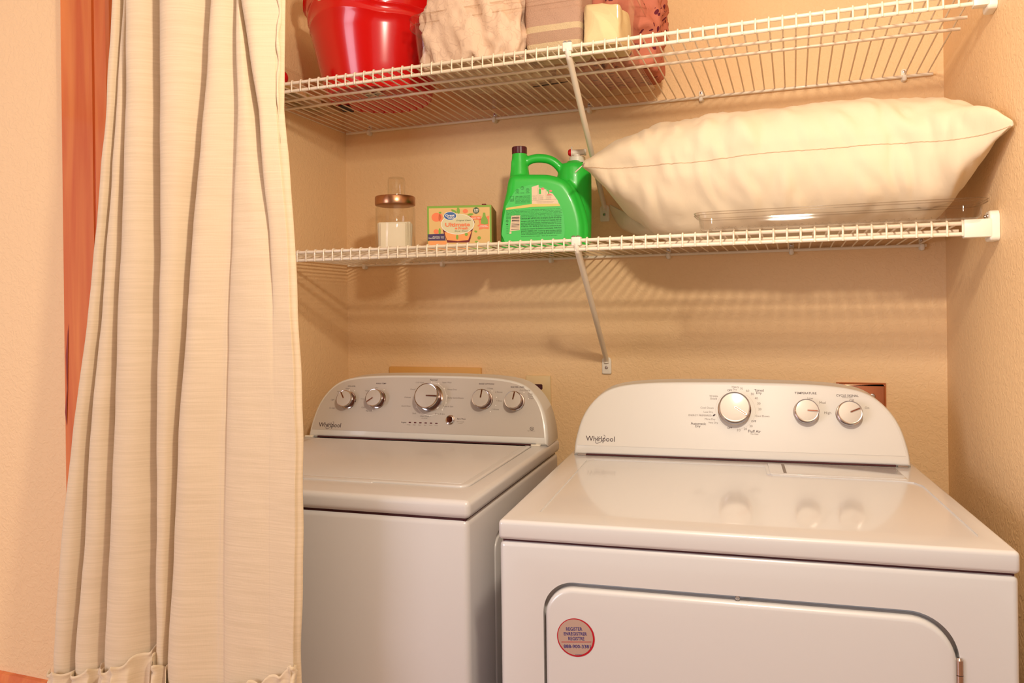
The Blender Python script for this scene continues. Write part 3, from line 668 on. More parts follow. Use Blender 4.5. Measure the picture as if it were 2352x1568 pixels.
P2([[(fx(1145), fz(450)), (fx(1420), fz(455)), (fx(1410), fz(545)), (fx(1150), fz(530))], [(fx(1345), fz(540)), (fx(1620), fz(440)), (fx(1600), fz(780)), (fx(1480), fz(760)), (fx(1350), fz(795)), (fx(1365), fz(720)), (fx(1310), fz(690)), (fx(1370), fz(650))]], 'ribbon_print', 'corange', .0012)
P2([[(fx(1405), fz(640)), (fx(1410), fz(540)), (fx(1450), fz(455)), (fx(1465), fz(365)), (fx(1515), fz(365)), (fx(1530), fz(455)), (fx(1580), fz(540)), (fx(1590), fz(650)), (fx(1500), fz(665))]], 'bottle_print', 'cgreen', .0016)
P2([[(fx(40), fz(885)), (fx(460), fz(875)), (fx(500), fz(1050)), (fx(40), fz(1045))]], 'navy_band', 'cnavy', .0015)
def ltx(items, name, m, d, bold=0, shear=0):
    for s, u0, u1, v, hh in items:
        bm = bmesh.new(); text_bm(bm, s, lay(d) @ Matrix.Translation(((fx(u0) + fx(u1)) / 2, fz(v), 0)), width=fx(u1) - fx(u0), height=hh, bold=bold, shear=shear); link(name, raw_mesh(bm), m, CT)
ltx([('Great', 495, 735, 415, .0062), ('Value', 545, 735, 475, .0050), ('240', 1230, 1345, 290, .0050), ('SHEETS', 1235, 1335, 340, .0026), ('LAUNDRY', 1385, 1570, 687, .0024), ('DETERGENT', 1370, 1590, 722, .0024), ('ALSO TRY', 1180, 1390, 497, .0030), ('Great Scent', 170, 345, 950, .0030), ('Great Static Control', 60, 350, 983, .0030), ('Controls', 375, 455, 950, .0022), ('Wrinkles', 375, 455, 983, .0022)], 'white_lettering', 'cwhite', .0026, .02)
ltx([('Ultimate', 490, 1130, 650, .0098), ('Fresh', 830, 1080, 745, .0068)], 'orange_lettering', 'corange', .0024, .03)
ltx([('Original Clean', 775, 1145, 547, .0036), ('Dryer Sheets', 735, 1080, 815, .0036)], 'green_lettering', 'cdgreen', .0024, 0, .15)
P2([ell(fx(770), fz(753), .0035, .0022)], 'fruit_print', 'corange', .0022)
bm = box_bm((.055, .002, bh - .001), (.066, .030, bh + .0035), .001, 1); link('torn_flap', bm_mesh(bm), 'cdark', CT)

# detergent jug: organic union of rounded pieces, remeshed to one skin
JG = empty('detergent_jug', (-.60, 1.90, ZS), .22); tag(JG, 'big bright green laundry detergent jug with loop handle, dark cap and white spigot', 'jug')
z0 = ZLo + .0015
bodyp = [(-.1130, 0), (-.1145, .05), (-.1095, .105), (-.0985, .150), (-.0930, .180), (-.082, .194), (-.052, .1960), (-.02, .1950), (.012, .1930), (.040, .185), (.062, .172), (.083, .140), (.098, .100), (.106, .055), (.104, .0)]
bodyp = [(p.x, p.y) for p in catmull([Vector((x, z, 0)) for x, z in bodyp], 3)]
parts = [prism_bm(bodyp, .0, .118, 'y', .020, 5)]
# rear bevel too
web = [(-.098, .150), (-.0925, .185), (-.0895, .215), (-.0875, .240), (-.0525, .240), (-.0495, .222), (-.046, .200), (-.040, .180), (-.040, .150)]
parts.append(prism_bm(web, .036, .074, 'y', .010, 4)); parts.append(prism_bm(web, .074, .040, 'y', .010, 4))
parts.append(lathe_bm([(.028, .15), (.0275, .19), (.0215, .235), (.0190, .262)], 28, None, Matrix.Translation((-.067, .055, 0))))
parts.append(lathe_bm([(.036, .0), (.042, .006), (.0445, .10), (.0450, .195), (.0425, .215), (.038, .2265), (.021, .231), (.018, .236)], 32, None, Matrix.Translation((.0765, .072, 0))))
parts.append(tube_bm(catmull([(-.070, .055, .205), (-.060, .055, .226), (-.038, .055, .2410), (-.010, .055, .2435), (.018, .055, .2365), (.040, .058, .217), (.052, .06, .190)], 5), .0118, 14))
# raised side web between handle end and rear barrel
parts.append(lathe_bm([(.030, .02), (.030, .17), (.018, .205)], 20, None, Matrix.Translation((.052, .066, 0))))
# swept rib around the front panel
parts.append(tube_bm(catmull([(.056, .028, .172), (.078, .024, .140), (.094, .022, .100), (.103, .022, .055), (.101, .022, .006)], 5), .012, 12))
jb = join(parts); jme = bm_mesh(jb); jo = bpy.data.objects.new('tmp', jme); COL.objects.link(jo)
md = jo.modifiers.new('r', 'REMESH'); md.mode = 'VOXEL'; md.voxel_size = .0022
md = jo.modifiers.new('s', 'SMOOTH'); md.iterations = 7; md.factor = .5
jme2 = evaluated(jo); bpy.data.objects.remove(jo)
link('jug_body', jme2, 'green', JG, 180)
bm = lathe_bm([(.0190, .256), (.0196, .257), (.0196, .2735), (.0185, .2750), (.001, .2755)], 48, None, Matrix.Translation((-.067, .055, 0)))
for v in bm.verts:
    r_ = hypot(v.co.x + .067, v.co.y - .055)
    if r_ > .0188 and v.co.z < .2745:
        a_ = atan2(v.co.y - .055, v.co.x + .067); s_ = 1 + .025 * (1 if int(round(a_ / (2 * pi) * 48)) % 2 else 0)
        v.co.x = -.067 + (v.co.x + .067) * s_; v.co.y = .055 + (v.co.y - .055) * s_
link('jug_cap', bm_mesh(bm), 'cap', JG, 20)
sp_ = lathe('spigot', [(.0215, .232), (.0215, .2465), (.0195, .2485), (.010, .2490), (.010, .2540), (.001, .254)], 'wplastic', JG, 40, Matrix.Translation((.0845, .080, 0)))
rx = Matrix.Translation((.066, .080, .2605)) @ Matrix.Rotation(pi / 2, 4, 'Y')
link('valve', bm_mesh(join([lathe_bm([(.0105, .0025), (.0105, .005), (.0078, .0055), (.0078, .036), (.0088, .0365), (.0088, .042), (.006, .0425)], 28, None, rx), tube_bm([(.0705, .08, .262), (.0705, .08, .276)], .0022, 8)])), 'wplastic', sp_, 35)
link('spigot_button', bm_mesh(lathe_bm([(.001, -.0065), (.006, -.0055), (.0092, -.002), (.0098, .0025)], 28, None, rx)), 'redbtn', sp_, 35)
# label on the flat front
def jz(z): return z - z0
lab = [(-.0990, .020), (-.0998, .104), (-.0915, .126), (-.071, .157), (-.0483, .166), (-.0291, .170), (-.0033, .165), (.019, .152), (.0355, .132), (.045, .112), (.0515, .085), (.0535, .050), (.050, .030), (.040, .022)]
lab = [(x, z - .008 + .004) for x, z in lab]
lab = [(p.x, p.y) for p in catmull([Vector((x, z, 0)) for x, z in lab], 3, True)]
LY = .0010
def L2(items, name, m, d):
    for it in items:
        bm = bmesh.new(); poly_bm(bm, it, lay(d)); r_ = link(name, raw_mesh(bm), m, JG)
    return r_
L2([lab], 'label', 'labelgreen', LY)
L2([[(-.0300, .118), (-.0300, .160), (-.012, .165), (-.0118, .158), (.008, .152), (.0085, .148), (.024, .141), (.036, .124), (.0405, .112), (-.030, .112)]], 'label_panel', 'labelcream', LY + .0005)
L2([[(-.0970, .103), (-.0970, .108), (-.03, .1165), (.0405, .1150), (.0430, .109), (-.03, .1085)]], 'label_band', 'labelyellow', LY + .0007)
L2([[(-.0835, .088), (-.0605, .0885), (-.0622, .050), (-.0880, .048)], [(-.0885, .0465), (-.0835, .0468), (-.0840, .0412), (-.0890, .0410)]], 'barcode_panel', 'labelcream', LY + .0005)
bars = []
for i, (w_, g_) in enumerate([(.0016, 0), (.001, 0), (.002, 0), (.0012, 0), (.0008, 0), (.0015, 0), (.001, 0), (.0006, 0), (.0014, 0)]):
    zz = .0835 - i * .0038; bars.append([(-.0815 - i * .00035, zz), (-.0625 - i * .0001, zz + .0004), (-.0625 - i * .0001, zz + .0004 - w_), (-.0815 - i * .00035, zz - w_)])
L2(bars, 'barcode_bars', 'ink', LY + .0009)
bm = bmesh.new(); tl = lay(LY + .0008)
def jt(s, x0, x1, z, h, bold=0, al='C'): text_bm(bm, s, tl @ Matrix.Translation(((x0 + x1) / 2, z, 0)) @ Matrix.Rotation(.01, 4, 'Z'), width=x1 - x0, height=h, bold=bold)
lines = ['Directions: open cap and pour to line. Add clothes, detergent and start the washer.', 'For heavily soiled loads pour to the second line. Rinse cap after every use.', 'Close firmly. Store in a cool dry place. Do not mix with other products.', 'Safe for washable colours and all water temperatures, septic safe.', 'Ingredients: water, surfactants, enzymes, fragrance, colorant, polymers', 'Mode d emploi : ouvrir le bouchon et verser. Ajouter les vetements.', 'Bien fermer. Conserver dans un endroit frais et sec.']
for i, s in enumerate(lines): jt(s, -.0965, .044 + .004 * (i % 2), .1020 - i * .00345, .0021)
L3 = [('CAUTION: MAY IRRITATE EYES. Do not get in eyes. Do not reuse this', .0800, .0040), ('beverages or other liquids. KEEP OUT OF REACH OF CHILDREN. FIRST AID', .0740, .0040), ('contains surfactants and enzymes. If swallowed, give a glassful of water', .0690, .0028), ('Eyes: rinse with water immediately and keep flushing for 15 minutes', .0652, .0028), ('ATTENTION : PEUT IRRITER LES YEUX. Eviter tout contact avec les yeux.', .0600, .0040), ('contenant pour conserver des boissons ou autres liquides. TENIR HORS', .0540, .0040), ('ENFANTS. PREMIERS SOINS : Contient des agents de surface et enzymes', .0480, .0038), ('En cas d ingestion, boire un verre d eau. En cas de contact avec les yeux', .0438, .0028), ('rincer immediatement a grande eau pendant 15 minutes.', .0402, .0028)]
for s, z, h in L3: jt(s, -.0585, .0455, z - .0005, h, .006)
jt('Distributed by the maker.  Dist. par le fabricant.', -.0585, .035, .0340, .0020)
for i in range(6): jt(['USE LESS WATER', 'per load and save', 'in cold wash cycles', 'recycle this bottle', 'after final use', 'where facilities exist'][i], -.0730, -.0340, .1370 - i * .0034, .0022)
for s, x in (('DYES', -.0670), ('RENEWABLE', -.0540), ('PLANT', -.0400)): jt(s, x - .005, x + .005, .1455, .0020)
for x, z in ((-.0670, .1515), (-.0540, .158), (-.0405, .1525)):
    band_bm(bm, ell(x, z, .0038, .0038, 20), .0006, tl, True); band_bm(bm, [(x, z - .0028), (x, z)], .0005, tl); band_bm(bm, [(x - .0018, z + .0024), (x, z), (x + .0018, z + .0024)], .0005, tl)
band_bm(bm, [(-.0860, .1245), (-.0860, .1375), (-.0770, .1378), (-.0770, .1248)], .0007, tl, True)
for q in range(3): band_bm(bm, [(-.084 + q * .0026, .1255), (-.084 + q * .0026, .130 + q * .001)], .0009, tl)
band_bm(bm, ell(-.0945, .0740, .0026, .0026, 18), .0010, tl, True)
poly_bm(bm, [(-.0970, .0665), (-.0920, .0665), (-.0920, .0645), (-.0970, .0645)], tl)
for q in range(5): jt('eco made', -.0970, -.0915, .0600 - q * .0045, .0016)
link('label_lettering', raw_mesh(bm), 'inkgreen', JG)['kind'] = 'stuff'
bm = bmesh.new(); tl = lay(LY + .0009)
for q, x0 in enumerate((-.0285, -.0118, .0085)):
    for r_ in range(4): text_bm(bm, ['pour in', 'the drum', 'of washer', 'first'][r_], tl @ Matrix.Translation((x0 + .0065, .1370 - r_ * .0030, 0)), width=.011 - .002 * (r_ % 2), height=.0017)
for r_ in range(2): text_bm(bm, 'to start the tap turn and press the red button, then close it', tl @ Matrix.Translation((.004, .1215 - r_ * .003, 0)), width=.046 - .006 * r_, height=.0016)
band_bm(bm, [(-.0135, .1265), (-.0135, .158)], .0004, tl); band_bm(bm, [(.0068, .1265), (.0068, .150)], .0004, tl); band_bm(bm, [(-.029, .1255), (.034, .1265)], .0004, tl)
link('instruction_lettering', raw_mesh(bm), 'ink2', JG)['kind'] = 'stuff'
L2([[(-.0115, .141), (-.0115, .152), (-.0085, .157), (-.006, .152), (-.006, .141)], [(.012, .141), (.0125, .147), (.015, .1475), (.0155, .141)]], 'instruction_bottle_print', 'green', LY + .0009)
L2([ell(-.0015, .1545, .0042, .0030), ell(.0185, .1480, .0042, .0026), [(.0095, .1375), (.0105, .1405), (.0175, .1405), (.0245, .1375)]], 'instruction_hand_print', 'pinkprint', LY + .0009)

# ------------------------------------------------------------------ pillow
PW = empty('pillow', (-.06, 1.9, ZS)); tag(PW, 'plump cream pillow with a zipped cover lying on the lower wire shelf', 'pillow')
A0 = P(1338, 383, 1.80); A1 = P(2328, 286, 1.50)
us = [1338, 1400, 1480, 1600, 1750, 1900, 2000, 2100, 2200, 2260, 2300, 2328]
vt = [378, 330, 300, 280, 258, 241, 236, 237, 238, 247, 259, 284]
vb = [392, 470, 538, 560, 560, 560, 560, 545, 470, 395, 335, 290]
vs = [384, 386, 380, 372, 352, 341, 332, 326, 319, 308, 298, 287]
NS, NT = 150, 72
verts = []; faces = []
def yfr(s): return 1.80 - .13 * sin(pi * min(1, s * 1.15) ** .8 * .5) ** .9 * 1.0 - (max(0, s - .72) / .28) ** 1.5 * .17
def ybk(s): return 2.13 - .02 * sin(pi * s) - (max(0, s - .8) / .2) ** 2 * .44
def N(x, y, z, f): return noise.noise(Vector((x * f, y * f, z * f)))
for i in range(NS + 1):
    s = i / NS; s2 = .5 - .5 * cos(pi * s); s2 = .6 * s2 + .4 * s
    u = us[0] + (us[-1] - us[0]) * s2
    t_ = np.interp(u, us, vt); b_v = np.interp(u, us, vb); sv = np.interp(u, us, vs)
    yf_, yb_ = yfr(s2), ybk(s2); ym = .55 * yf_ + .45 * yb_
    pf = P(u, sv, yf_); x = pf.x; zs = pf.z
    zt = P(u, t_, ym).z; zb = P(u, b_v, yf_ + .06).z
    zb = max(zb, ZS + .003); zt = max(zt, zs + .002)
    zb = min(zb, zs - .002)
    for j in range(NT):
        a = 2 * pi * j / NT
        ca, sa = cos(a), sin(a)           # a=pi -> front seam, a=pi/2 top
        e = 2 / 2.35
        px = (abs(ca) ** e) * (1 if ca > 0 else -1); pz = (abs(sa) ** e) * (1 if sa > 0 else -1)
        y = (yf_ + yb_) / 2 + px * (yb_ - yf_) / 2
        zm = zs if px < 0 else zs
        z = zs + (pz * (zt - zs) if pz > 0 else pz * (zs - zb))
        xx = x - (y - yf_) * .10 * (1 - 2 * s2)        # rear corners pulled in a little
        xx = x + (y - yf_) * (-.33 * .0)
        fl_ = min(1, s2 * 8, (1 - s2) * 8)
        # wrinkles: creases fan from the seam and toward the corners
        seam = math.exp(-((a - pi) / .9) ** 2)
        w = .013 * N(xx, y, z, 7) + .0085 * (abs(N(xx * 1.6 + .5 * z, y * .8, z * .7, 17)) - .2) * (1 + seam)
        w += .011 * seam * (abs(sin(xx * 38 + 5 * z + 3 * N(xx, y, z, 4))) ** 3) * max(0, N(xx + 5, y, z, 5) + .25)
        cn = math.exp(-(s2 / .10) ** 2) + math.exp(-((1 - s2) / .12) ** 2)
        w += .010 * cn * sin(a * 7 + 9 * s2) * (1 - cn * .4)
        w *= fl_ ** .5
        groove = -.004 * math.exp(-((a - pi) / .05) ** 2) * fl_
        nrm = Vector((0, ca, sa)).normalized()
        q = Vector((xx, y, z)) + nrm * (w + groove)
        q.z = max(q.z, ZS + .0005); q.y = min(q.y, YB - .012); q.x = min(q.x, XR - .006)
        verts.append(q)
for i in range(NS):
    for j in range(NT):
        a_, b2 = i * NT + j, i * NT + (j + 1) % NT
        faces.append((a_, a_ + NT, b2 + NT, b2))
faces.append(tuple(reversed(range(NT)))); faces.append(tuple(range(NS * NT, NS * NT + NT)))
verts = [v - Vector((-.06, 1.9, ZS)) for v in verts]
link('cover', mesh(verts, faces), 'pillow', PW, 180)
# seam stitching line along the front
sv_ = []
for i in range(2, NS - 1):
    sv_.append(verts[i * NT + NT // 2] + Vector((0, -.0002, .0006 * (i % 2))))
link('seam', bm_mesh(tube_bm(sv_, .0010, 5)), mat('seam_thread', S(206, 176, 144), .8), PW, 60)
# zip pull at the left tip
zt0 = P(1338, 380, 1.795) - Vector((-.06, 1.9, ZS)); zt1 = P(1322, 395, 1.785) - Vector((-.06, 1.9, ZS))
dz_ = (zt1 - zt0)
zp = link('zip_slider', bm_mesh(tube_bm([zt0 + dz_ * -.6, zt0 + dz_ * .1], .0032, 8, flat=.6)), 'steel', PW, 40)
link('zip_pull', bm_mesh(tube_bm([zt0 + dz_ * .0, zt0 + dz_ * .3, zt0 + dz_ * .9, zt0 + dz_ * 1.05], .0034, 8, flat=.4, rr=[.0022, .0038, .0042, .0026])), 'wplastic', zp, 40)
# rear corner hanging down behind
PO = Vector((-.06, 1.9, ZS))
ro = catmull([P(1403, 470, 2.10) - PO, P(1408, 492, 2.09) - PO, P(1424, 517, 2.07) - PO, P(1446, 531, 2.05) - PO, P(1475, 540, 2.03) - PO, P(1515, 548, 2.0) - PO], 5)
ri = catmull([P(1418, 478, 2.05) - PO, P(1440, 490, 2.03) - PO, P(1462, 505, 2.01) - PO, P(1490, 520, 1.99) - PO, P(1520, 530, 1.97) - PO, P(1550, 538, 1.95) - PO], 5)
cv = []; nq = 7
for i, (a_, b2) in enumerate(zip(ro, ri)):
    for q in range(nq):
        t_ = q / (nq - 1); p = a_.lerp(b2, t_); p.y -= .010 * sin(pi * t_) + .004 * sin(i * .7 + 3 * t_); cv.append(p)
cf = [(i * nq + q, i * nq + q + 1, (i + 1) * nq + q + 1, (i + 1) * nq + q) for i in range(len(ro) - 1) for q in range(nq - 1)]
rcm = link('rear_corner', mesh(cv, cf), 'pillow', PW, 180)
md = rcm.modifiers.new('s', 'SOLIDIFY'); md.thickness = .004

# ------------------------------------------------------------------ clear plastic tray
def shell_tray(name, x0, x1, y0, y1, zb, h, r, draft, th, m, parent, flange=.006, frh=.004):
    """open rounded tray with wall thickness"""
    bm = bmesh.new(); rings = []
    def ring(ins, z): 
        p = rrect(x0 + ins, y0 + ins, x1 - ins, y1 - ins, max(.002, r - ins), 7); return [bm.verts.new((a, b, z)) for a, b in p]
    prof = [(draft + .006, zb), (draft + .002, zb + .002), (draft, zb + .006), (.0015, zb + h - frh), (-flange, zb + h - frh), (-flange - .0005, zb + h), (-flange + .001, zb + h + .001), (th * .5, zb + h + .0005), (th + .001, zb + h - frh), (draft + th, zb + .007), (draft + th + .005, zb + th)]
    for ins, z in prof: rings.append(ring(ins, z))
    n = len(rings[0])
    for a, b in zip(rings, rings[1:]):
        for i in range(n): bm.faces.new((a[i], a[(i + 1) % n], b[(i + 1) % n], b[i]))
    bm.faces.new(list(reversed(rings[0]))); bm.faces.new(rings[-1])
    return link(name, bm_mesh(bm), m, parent, 40)
TR = empty('plastic_tray', (.07, 1.66, ZS)); tag(TR, 'long shallow clear plastic tray lying in front of the pillow', 'tray')
shell_tray('tray_shell', -.252, .258, -.062, .045, .0005, .0345, .022, .004, .0018, 'clear', TR)
bm = bmesh.new(); tlm = Matrix.Translation((0, 0, .0062))
for i in range(34):
    x = -.215 + i * .0125
    for dx in (-.010, 0, .010): band_bm(bm, [(x, -.045), (x + dx, .030)], .0007, tlm)
band_bm(bm, rrect(-.225, -.048, .232, .034, .02, 6), .0012, tlm, True)
link('lattice_ribs', raw_mesh(bm), clear_mat('frosted_rib', (.90, .87, .83, 1), .9, .2), TR)['kind'] = 'stuff'

# ------------------------------------------------------------------ things on the upper shelf
ZT = ZU + .0062
# red tub
TB = empty('laundry_tub', (-1.058, 1.875, ZT)); tag(TB, 'glossy red flexible plastic tub with cut out handles on the upper shelf', 'tub')
nT = 96; rings = []; bm = bmesh.new()
prof = [(.001, .003, 0), (.125, .003, 0), (.136, .0, 0), (.1410, .004, 0), (.143, .012, 0)]
def rad(h): return .143 + .225 * h
hs_ = [.03, .06, .09, .12, .15, .170, .1725, .175, .178, .192, .195, .1975, .20, .215, .232]
outer = [(r, z, 0) for r, z, _ in prof] + [(rad(h) + (.0022 if h in (.1725, .175, .195, .1975) else 0), h, max(0, (h - .15) / .062)) for h in hs_]
outer += [(rad(.232) + .006, .234, 1), (rad(.232) + .006, .239, 1), (rad(.232) - .001, .241, 1)]
inner = [(rad(h) - .004, h, max(0, (h - .15) / .062)) for h in reversed(hs_[:-1])] + [(.139, .015, 0), (.132, .007, 0), (.001, .007, 0)]
ha = radians(-105)
for r, z, k_ in outer + inner:
    ring = []
    for i in range(nT):
        a = 2 * pi * i / nT; lift = .055 * (max(0, cos(2 * (a - ha))) ** 1.2) * min(1, k_) * 1.0 
        ring.append(bm.verts.new((r * cos(a) * 1.0, r * sin(a), z + lift)))
    rings.append(ring)
for r0, r1 in zip(rings, rings[1:]):
    for i in range(nT): bm.faces.new((r0[i], r0[(i + 1) % nT], r1[(i + 1) % nT], r1[i]))
bm.faces.new(list(reversed(rings[0]))); bm.faces.new(rings[-1])
tm = bm_mesh(bm)
hole = prism_bm(rrect(-.045, .222, .045, .258, .014, 6), -.26, .26, 'y'); bmesh.ops.transform(hole, matrix=Matrix.Rotation(ha + pi / 2, 4, 'Z'), verts=hole.verts)
tm = boolean(tm, bm_mesh(hole))
link('tub_body', tm, 'red', TB, 45)
bm = bmesh.new(); lm = Matrix.Translation((.018, -.060, -.0006)) @ Matrix.Rotation(pi, 4, 'X') @ Matrix.Rotation(.1, 4, 'Z')
poly_bm(bm, [(-.026, -.014), (.026, -.014), (.026, .014), (-.026, .014)], lm); pl_ = link('price_label', raw_mesh(bm), 'cwhite', TB)
bm = bmesh.new()
for i in range(16): x = -.022 + i * .0028; poly_bm(bm, [(x, -.004), (x + (.0006 + .0009 * (i % 3 == 0)), -.004), (x + (.0006 + .0009 * (i % 3 == 0)), .008), (x, .008)], lm @ Matrix.Translation((0, 0, .0004)))
text_bm(bm, '0 24315 88021 6', lm @ Matrix.Translation((0, -.008, .0004)), width=.04)
link('barcode_print', raw_mesh(bm), 'ink', pl_)['kind'] = 'stuff'

# clear bin
BN = empty('clear_storage_bin', (-.595, 1.885, ZT)); tag(BN, 'shallow clear plastic storage bin full of bedding on the upper shelf', 'storage bin')
shell_tray('bin_shell', -.267, .267, -.212, .205, .0, .128, .035, .012, .0022, 'clear', BN, .010, .022)
MT['rimclear'] = clear_mat('milky_clear_edge', (.94, .91, .88, 1), 1.5, .15)
def rim_line(parent, x0, x1, y0, y1, r, z, rr, name='rim_edge'):
    link(name, bm_mesh(tube_bm([(a, b, z) for a, b in rrect(x0, y0, x1, y1, r, 7)], rr, 6, closed=True)), 'rimclear', parent, 60)
rim_line(BN, -.277, .277, -.222, .215, .045, .107, .0012); rim_line(BN, -.277, .277, -.222, .215, .045, .129, .0013); rim_line(BN, -.258, .258, -.203, .196, .028, .002, .0012, 'base_edge')
rim_line(TR, -.2585, .2645, -.0685, .0515, .0285, .0305, .0008); rim_line(TR, -.2585, .2645, -.0685, .0515, .0285, .0352, .0009)
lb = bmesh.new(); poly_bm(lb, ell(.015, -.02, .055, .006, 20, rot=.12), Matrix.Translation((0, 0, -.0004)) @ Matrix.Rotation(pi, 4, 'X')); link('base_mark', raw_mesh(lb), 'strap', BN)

def cloth_lump(name, c, dims, seed, m, label, cat, f1=9, amp=.02, sq=.45, ridge=.012, group=None, sub=5, zfloor=None, stretch=(1, 1, .6)):
    bm = bmesh.new(); bmesh.ops.create_cube(bm, size=2)
    bmesh.ops.subdivide_edges(bm, edges=bm.edges, cuts=2 ** sub - 1, use_grid_fill=True)
    sd = Vector((seed * 7.3, seed * 3.1, seed * 5.7))
    for v in bm.verts:
        p = v.co.copy(); q = p.normalized()
        s = q * (1 / (abs(q.x) ** (1 / sq * 2) + abs(q.y) ** (1 / sq * 2) + abs(q.z) ** (1 / sq * 2)) ** (sq / 2))
        w = Vector((s.x * dims[0], s.y * dims[1], s.z * dims[2]))
        g = Vector((w.x * stretch[0], w.y * stretch[1], w.z * stretch[2])) * f1 + sd
        g2 = g + Vector((noise.noise(g * .7), noise.noise(g * .7 + Vector((5, 1, 2))), noise.noise(g * .7 + Vector((1, 7, 3))))) * .9
        d = amp * noise.noise(g * .8) + ridge * (1 - 2.4 * abs(noise.noise(g2 * 1.3))) + ridge * .5 * (1 - 2.4 * abs(noise.noise(g2 * 2.9)))
        v.co = w + q * d
        if zfloor is not None: v.co.z = max(v.co.z, zfloor - c[2])
    o = link(name, bm_mesh(bm), m, None, 180); o.location = c
    return tag(o, label, cat, group)
zb_ = ZT + .005
cloth_lump('bed_sheet', (-.705, 1.812, zb_ + .084), (.120, .122, .082), 1, 'sheetfab', 'crumpled pinkish cream sheet with fine contour line print at left in clear bin', 'sheet', 12, .012, .34, .024, zfloor=zb_ + .001)
cloth_lump('bed_sheet', (-.665, 2.005, zb_ + .150), (.150, .068, .058), 6, 'sheetfab', 'cream sheet bundle heaped above the rim at back left of clear bin', 'sheet', 10, .014, .5, .018)
tw = cloth_lump('bath_towel', (-.508, 1.752, zb_ + .118), (.066, .056, .112), 2, 'towel', 'folded taupe and cream striped towel standing in middle of clear bin', 'towel', 5, .003, .22, .003, zfloor=zb_ + .001)
cloth_lump('pillowcase', (-.390, 1.732, zb_ + .048), (.040, .048, .046), 3, 'yellowfab', 'pale yellow folded pillowcase at right of the striped towel', 'pillowcase', 9, .006, .25, .008, zfloor=zb_ + .001)
cloth_lump('comforter', (-.408, 1.940, zb_ + .145), (.092, .112, .135), 4, 'floral', 'rose comforter with dark leaf print bulging over back right of clear bin', 'comforter', 9, .012, .42, .024, zfloor=zb_ + .001)
# low clear box by the left wall
LB = empty('clear_craft_box', (-1.268, 1.80, ZT)); tag(LB, 'low clear plastic box against the left wall, half hidden by the curtain', 'storage box')
shell_tray('box_shell', -.066, .048, -.150, .165, .0, .052, .010, .003, .0016, 'clear', LB, .002, .004)
cb = link('printed_card', bm_mesh(box_bm((-1.322, 1.665, ZT + .0028), (-1.226, 1.955, ZT + .012), .001, 1)), 'craftprint'); tag(cb, 'multicoloured printed card lying in the low clear box', 'card')
sb_ = link('dark_strip', bm_mesh(box_bm((-.016, -.035, 0), (.016, .035, .006), .001, 1)), 'strap'); sb_.location = (-1.190, 1.915, ZT); sb_.rotation_euler = (0, 0, .35)
tag(sb_, 'short black strip lying on shelf between clear box and red tub', 'strip')
bm = bmesh.new(); bmesh.ops.create_uvsphere(bm, u_segments=28, v_segments=18, radius=.021)
ball = link('toy_ball', bm_mesh(bm), 'redbtn', None, 180); ball.location = (-1.249, 1.693, ZT + .034); tag(ball, 'small red ball in the low clear box beside the curtain', 'ball')

# ------------------------------------------------------------------ curtain
YC = 1.10
V = [0, 250, 500, 750, 1000, 1250, 1500]
edges_px = [
    [262, 249, 226, 204, 172, 148, 130],
    [287, 273, 254, 236, 214, 200, 182],
    [297, 298, 288, 278, 270, 262, 250],
    [376, 376, 375, 372, 367, 366, 363],
    [487, 473, 452, 437, 419, 407, 395],
    [545, 549, 537, 529, 523, 520, 520],
    [560, 597, 616, 634, 640, 640, 640],
    [648, 645, 666, 680, 690, 690, 685]]
amps = [  # depth of the fold at each fold line, per V row
    None, [.020, .022, .025, .028, .028, .026, .024], [.012, .02, .024, .026, .026, .024, .02], [.026, .028, .03, .03, .03, .03, .034],
    [.022, .026, .03, .03, .03, .03, .03], [.012, .008, .004, .003, .003, .002, .002], [.028, .020, .006, .001, .0, .0, .0]]
amps = [None if a is None else [q * 1.9 for q in a] for a in amps]
tabs = []
for e in edges_px:
    pts = [P(u, v, YC) for u, v in zip(e, V)]; zz = np.array([p.z for p in pts])[::-1]; xx = np.array([p.x for p in pts])[::-1]
    tabs.append((zz, xx))
atabs = [None if a is None else (tabs[i][0], np.array(a)[::-1]) for i, a in enumerate(amps)]
def section(z, extra=0):
    X = [float(np.interp(z, *t)) for t in tabs]
    zlow = max(0, .60 - z)                               # flare a little below the frame
    pts = []
    for k_ in range(7):
        x0, x1 = X[k_], X[k_ + 1]; w = x1 - x0
        A = float(np.interp(z, *atabs[k_ + 1])) if k_ < 6 else 0
        a0 = float(np.interp(z, *atabs[k_])) if k_ else .03
        b = min(.020, w * .16) * min(1, max(a0, A * .6) / .03)
        base = -.002
        pts += [(x0, base), (x0 + .10 * w, base - b), (x0 + .30 * w, base - b * 1.3), (x0 + .55 * w, base - b * .7), (x0 + .80 * w, base + A * .28)]
        if k_ < 6:
            ov = min(.012, A * .4)
            f_ = min(1, A / .016); lx = lambda q, x_: x_ * f_ + (x0 + q * w) * (1 - f_)
            pts += [(lx(.84, x0 + .95 * w), base + A * .62), (lx(.88, x1 + ov * .6), base + A * .95), (lx(.91, x1 + ov), base + A), (lx(.94, x1 + ov * .8), base + A * .7), (lx(.97, x1 + ov * .15), base + A * .25)]
        else:
            pts += [(x1 - .010, base + .002), (x1, base + .008), (x1 - .004, base + .014), (x1 - .02, base + .012)]
    return pts
nz = 150; ztop = 2.17; zbot = .56; rows = []
for i in range(nz + 1):
    z = ztop + (zbot - ztop) * i / nz
    sec = section(z)
    c_ = catmull([Vector((x, y, 0)) for x, y in sec], 4)
    row = []
    for j, p in enumerate(c_):
        wv = .0030 * noise.noise(Vector((p.x * 9, z * 3.2, j * .02))) + .0012 * noise.noise(Vector((p.x * 30, z * 14, 3)))
        jx = .0022 * noise.noise(Vector((j * .07, z * 9, 9)))
        row.append(Vector((p.x + jx, YC + p.y + wv, z)))
    rows.append(row)
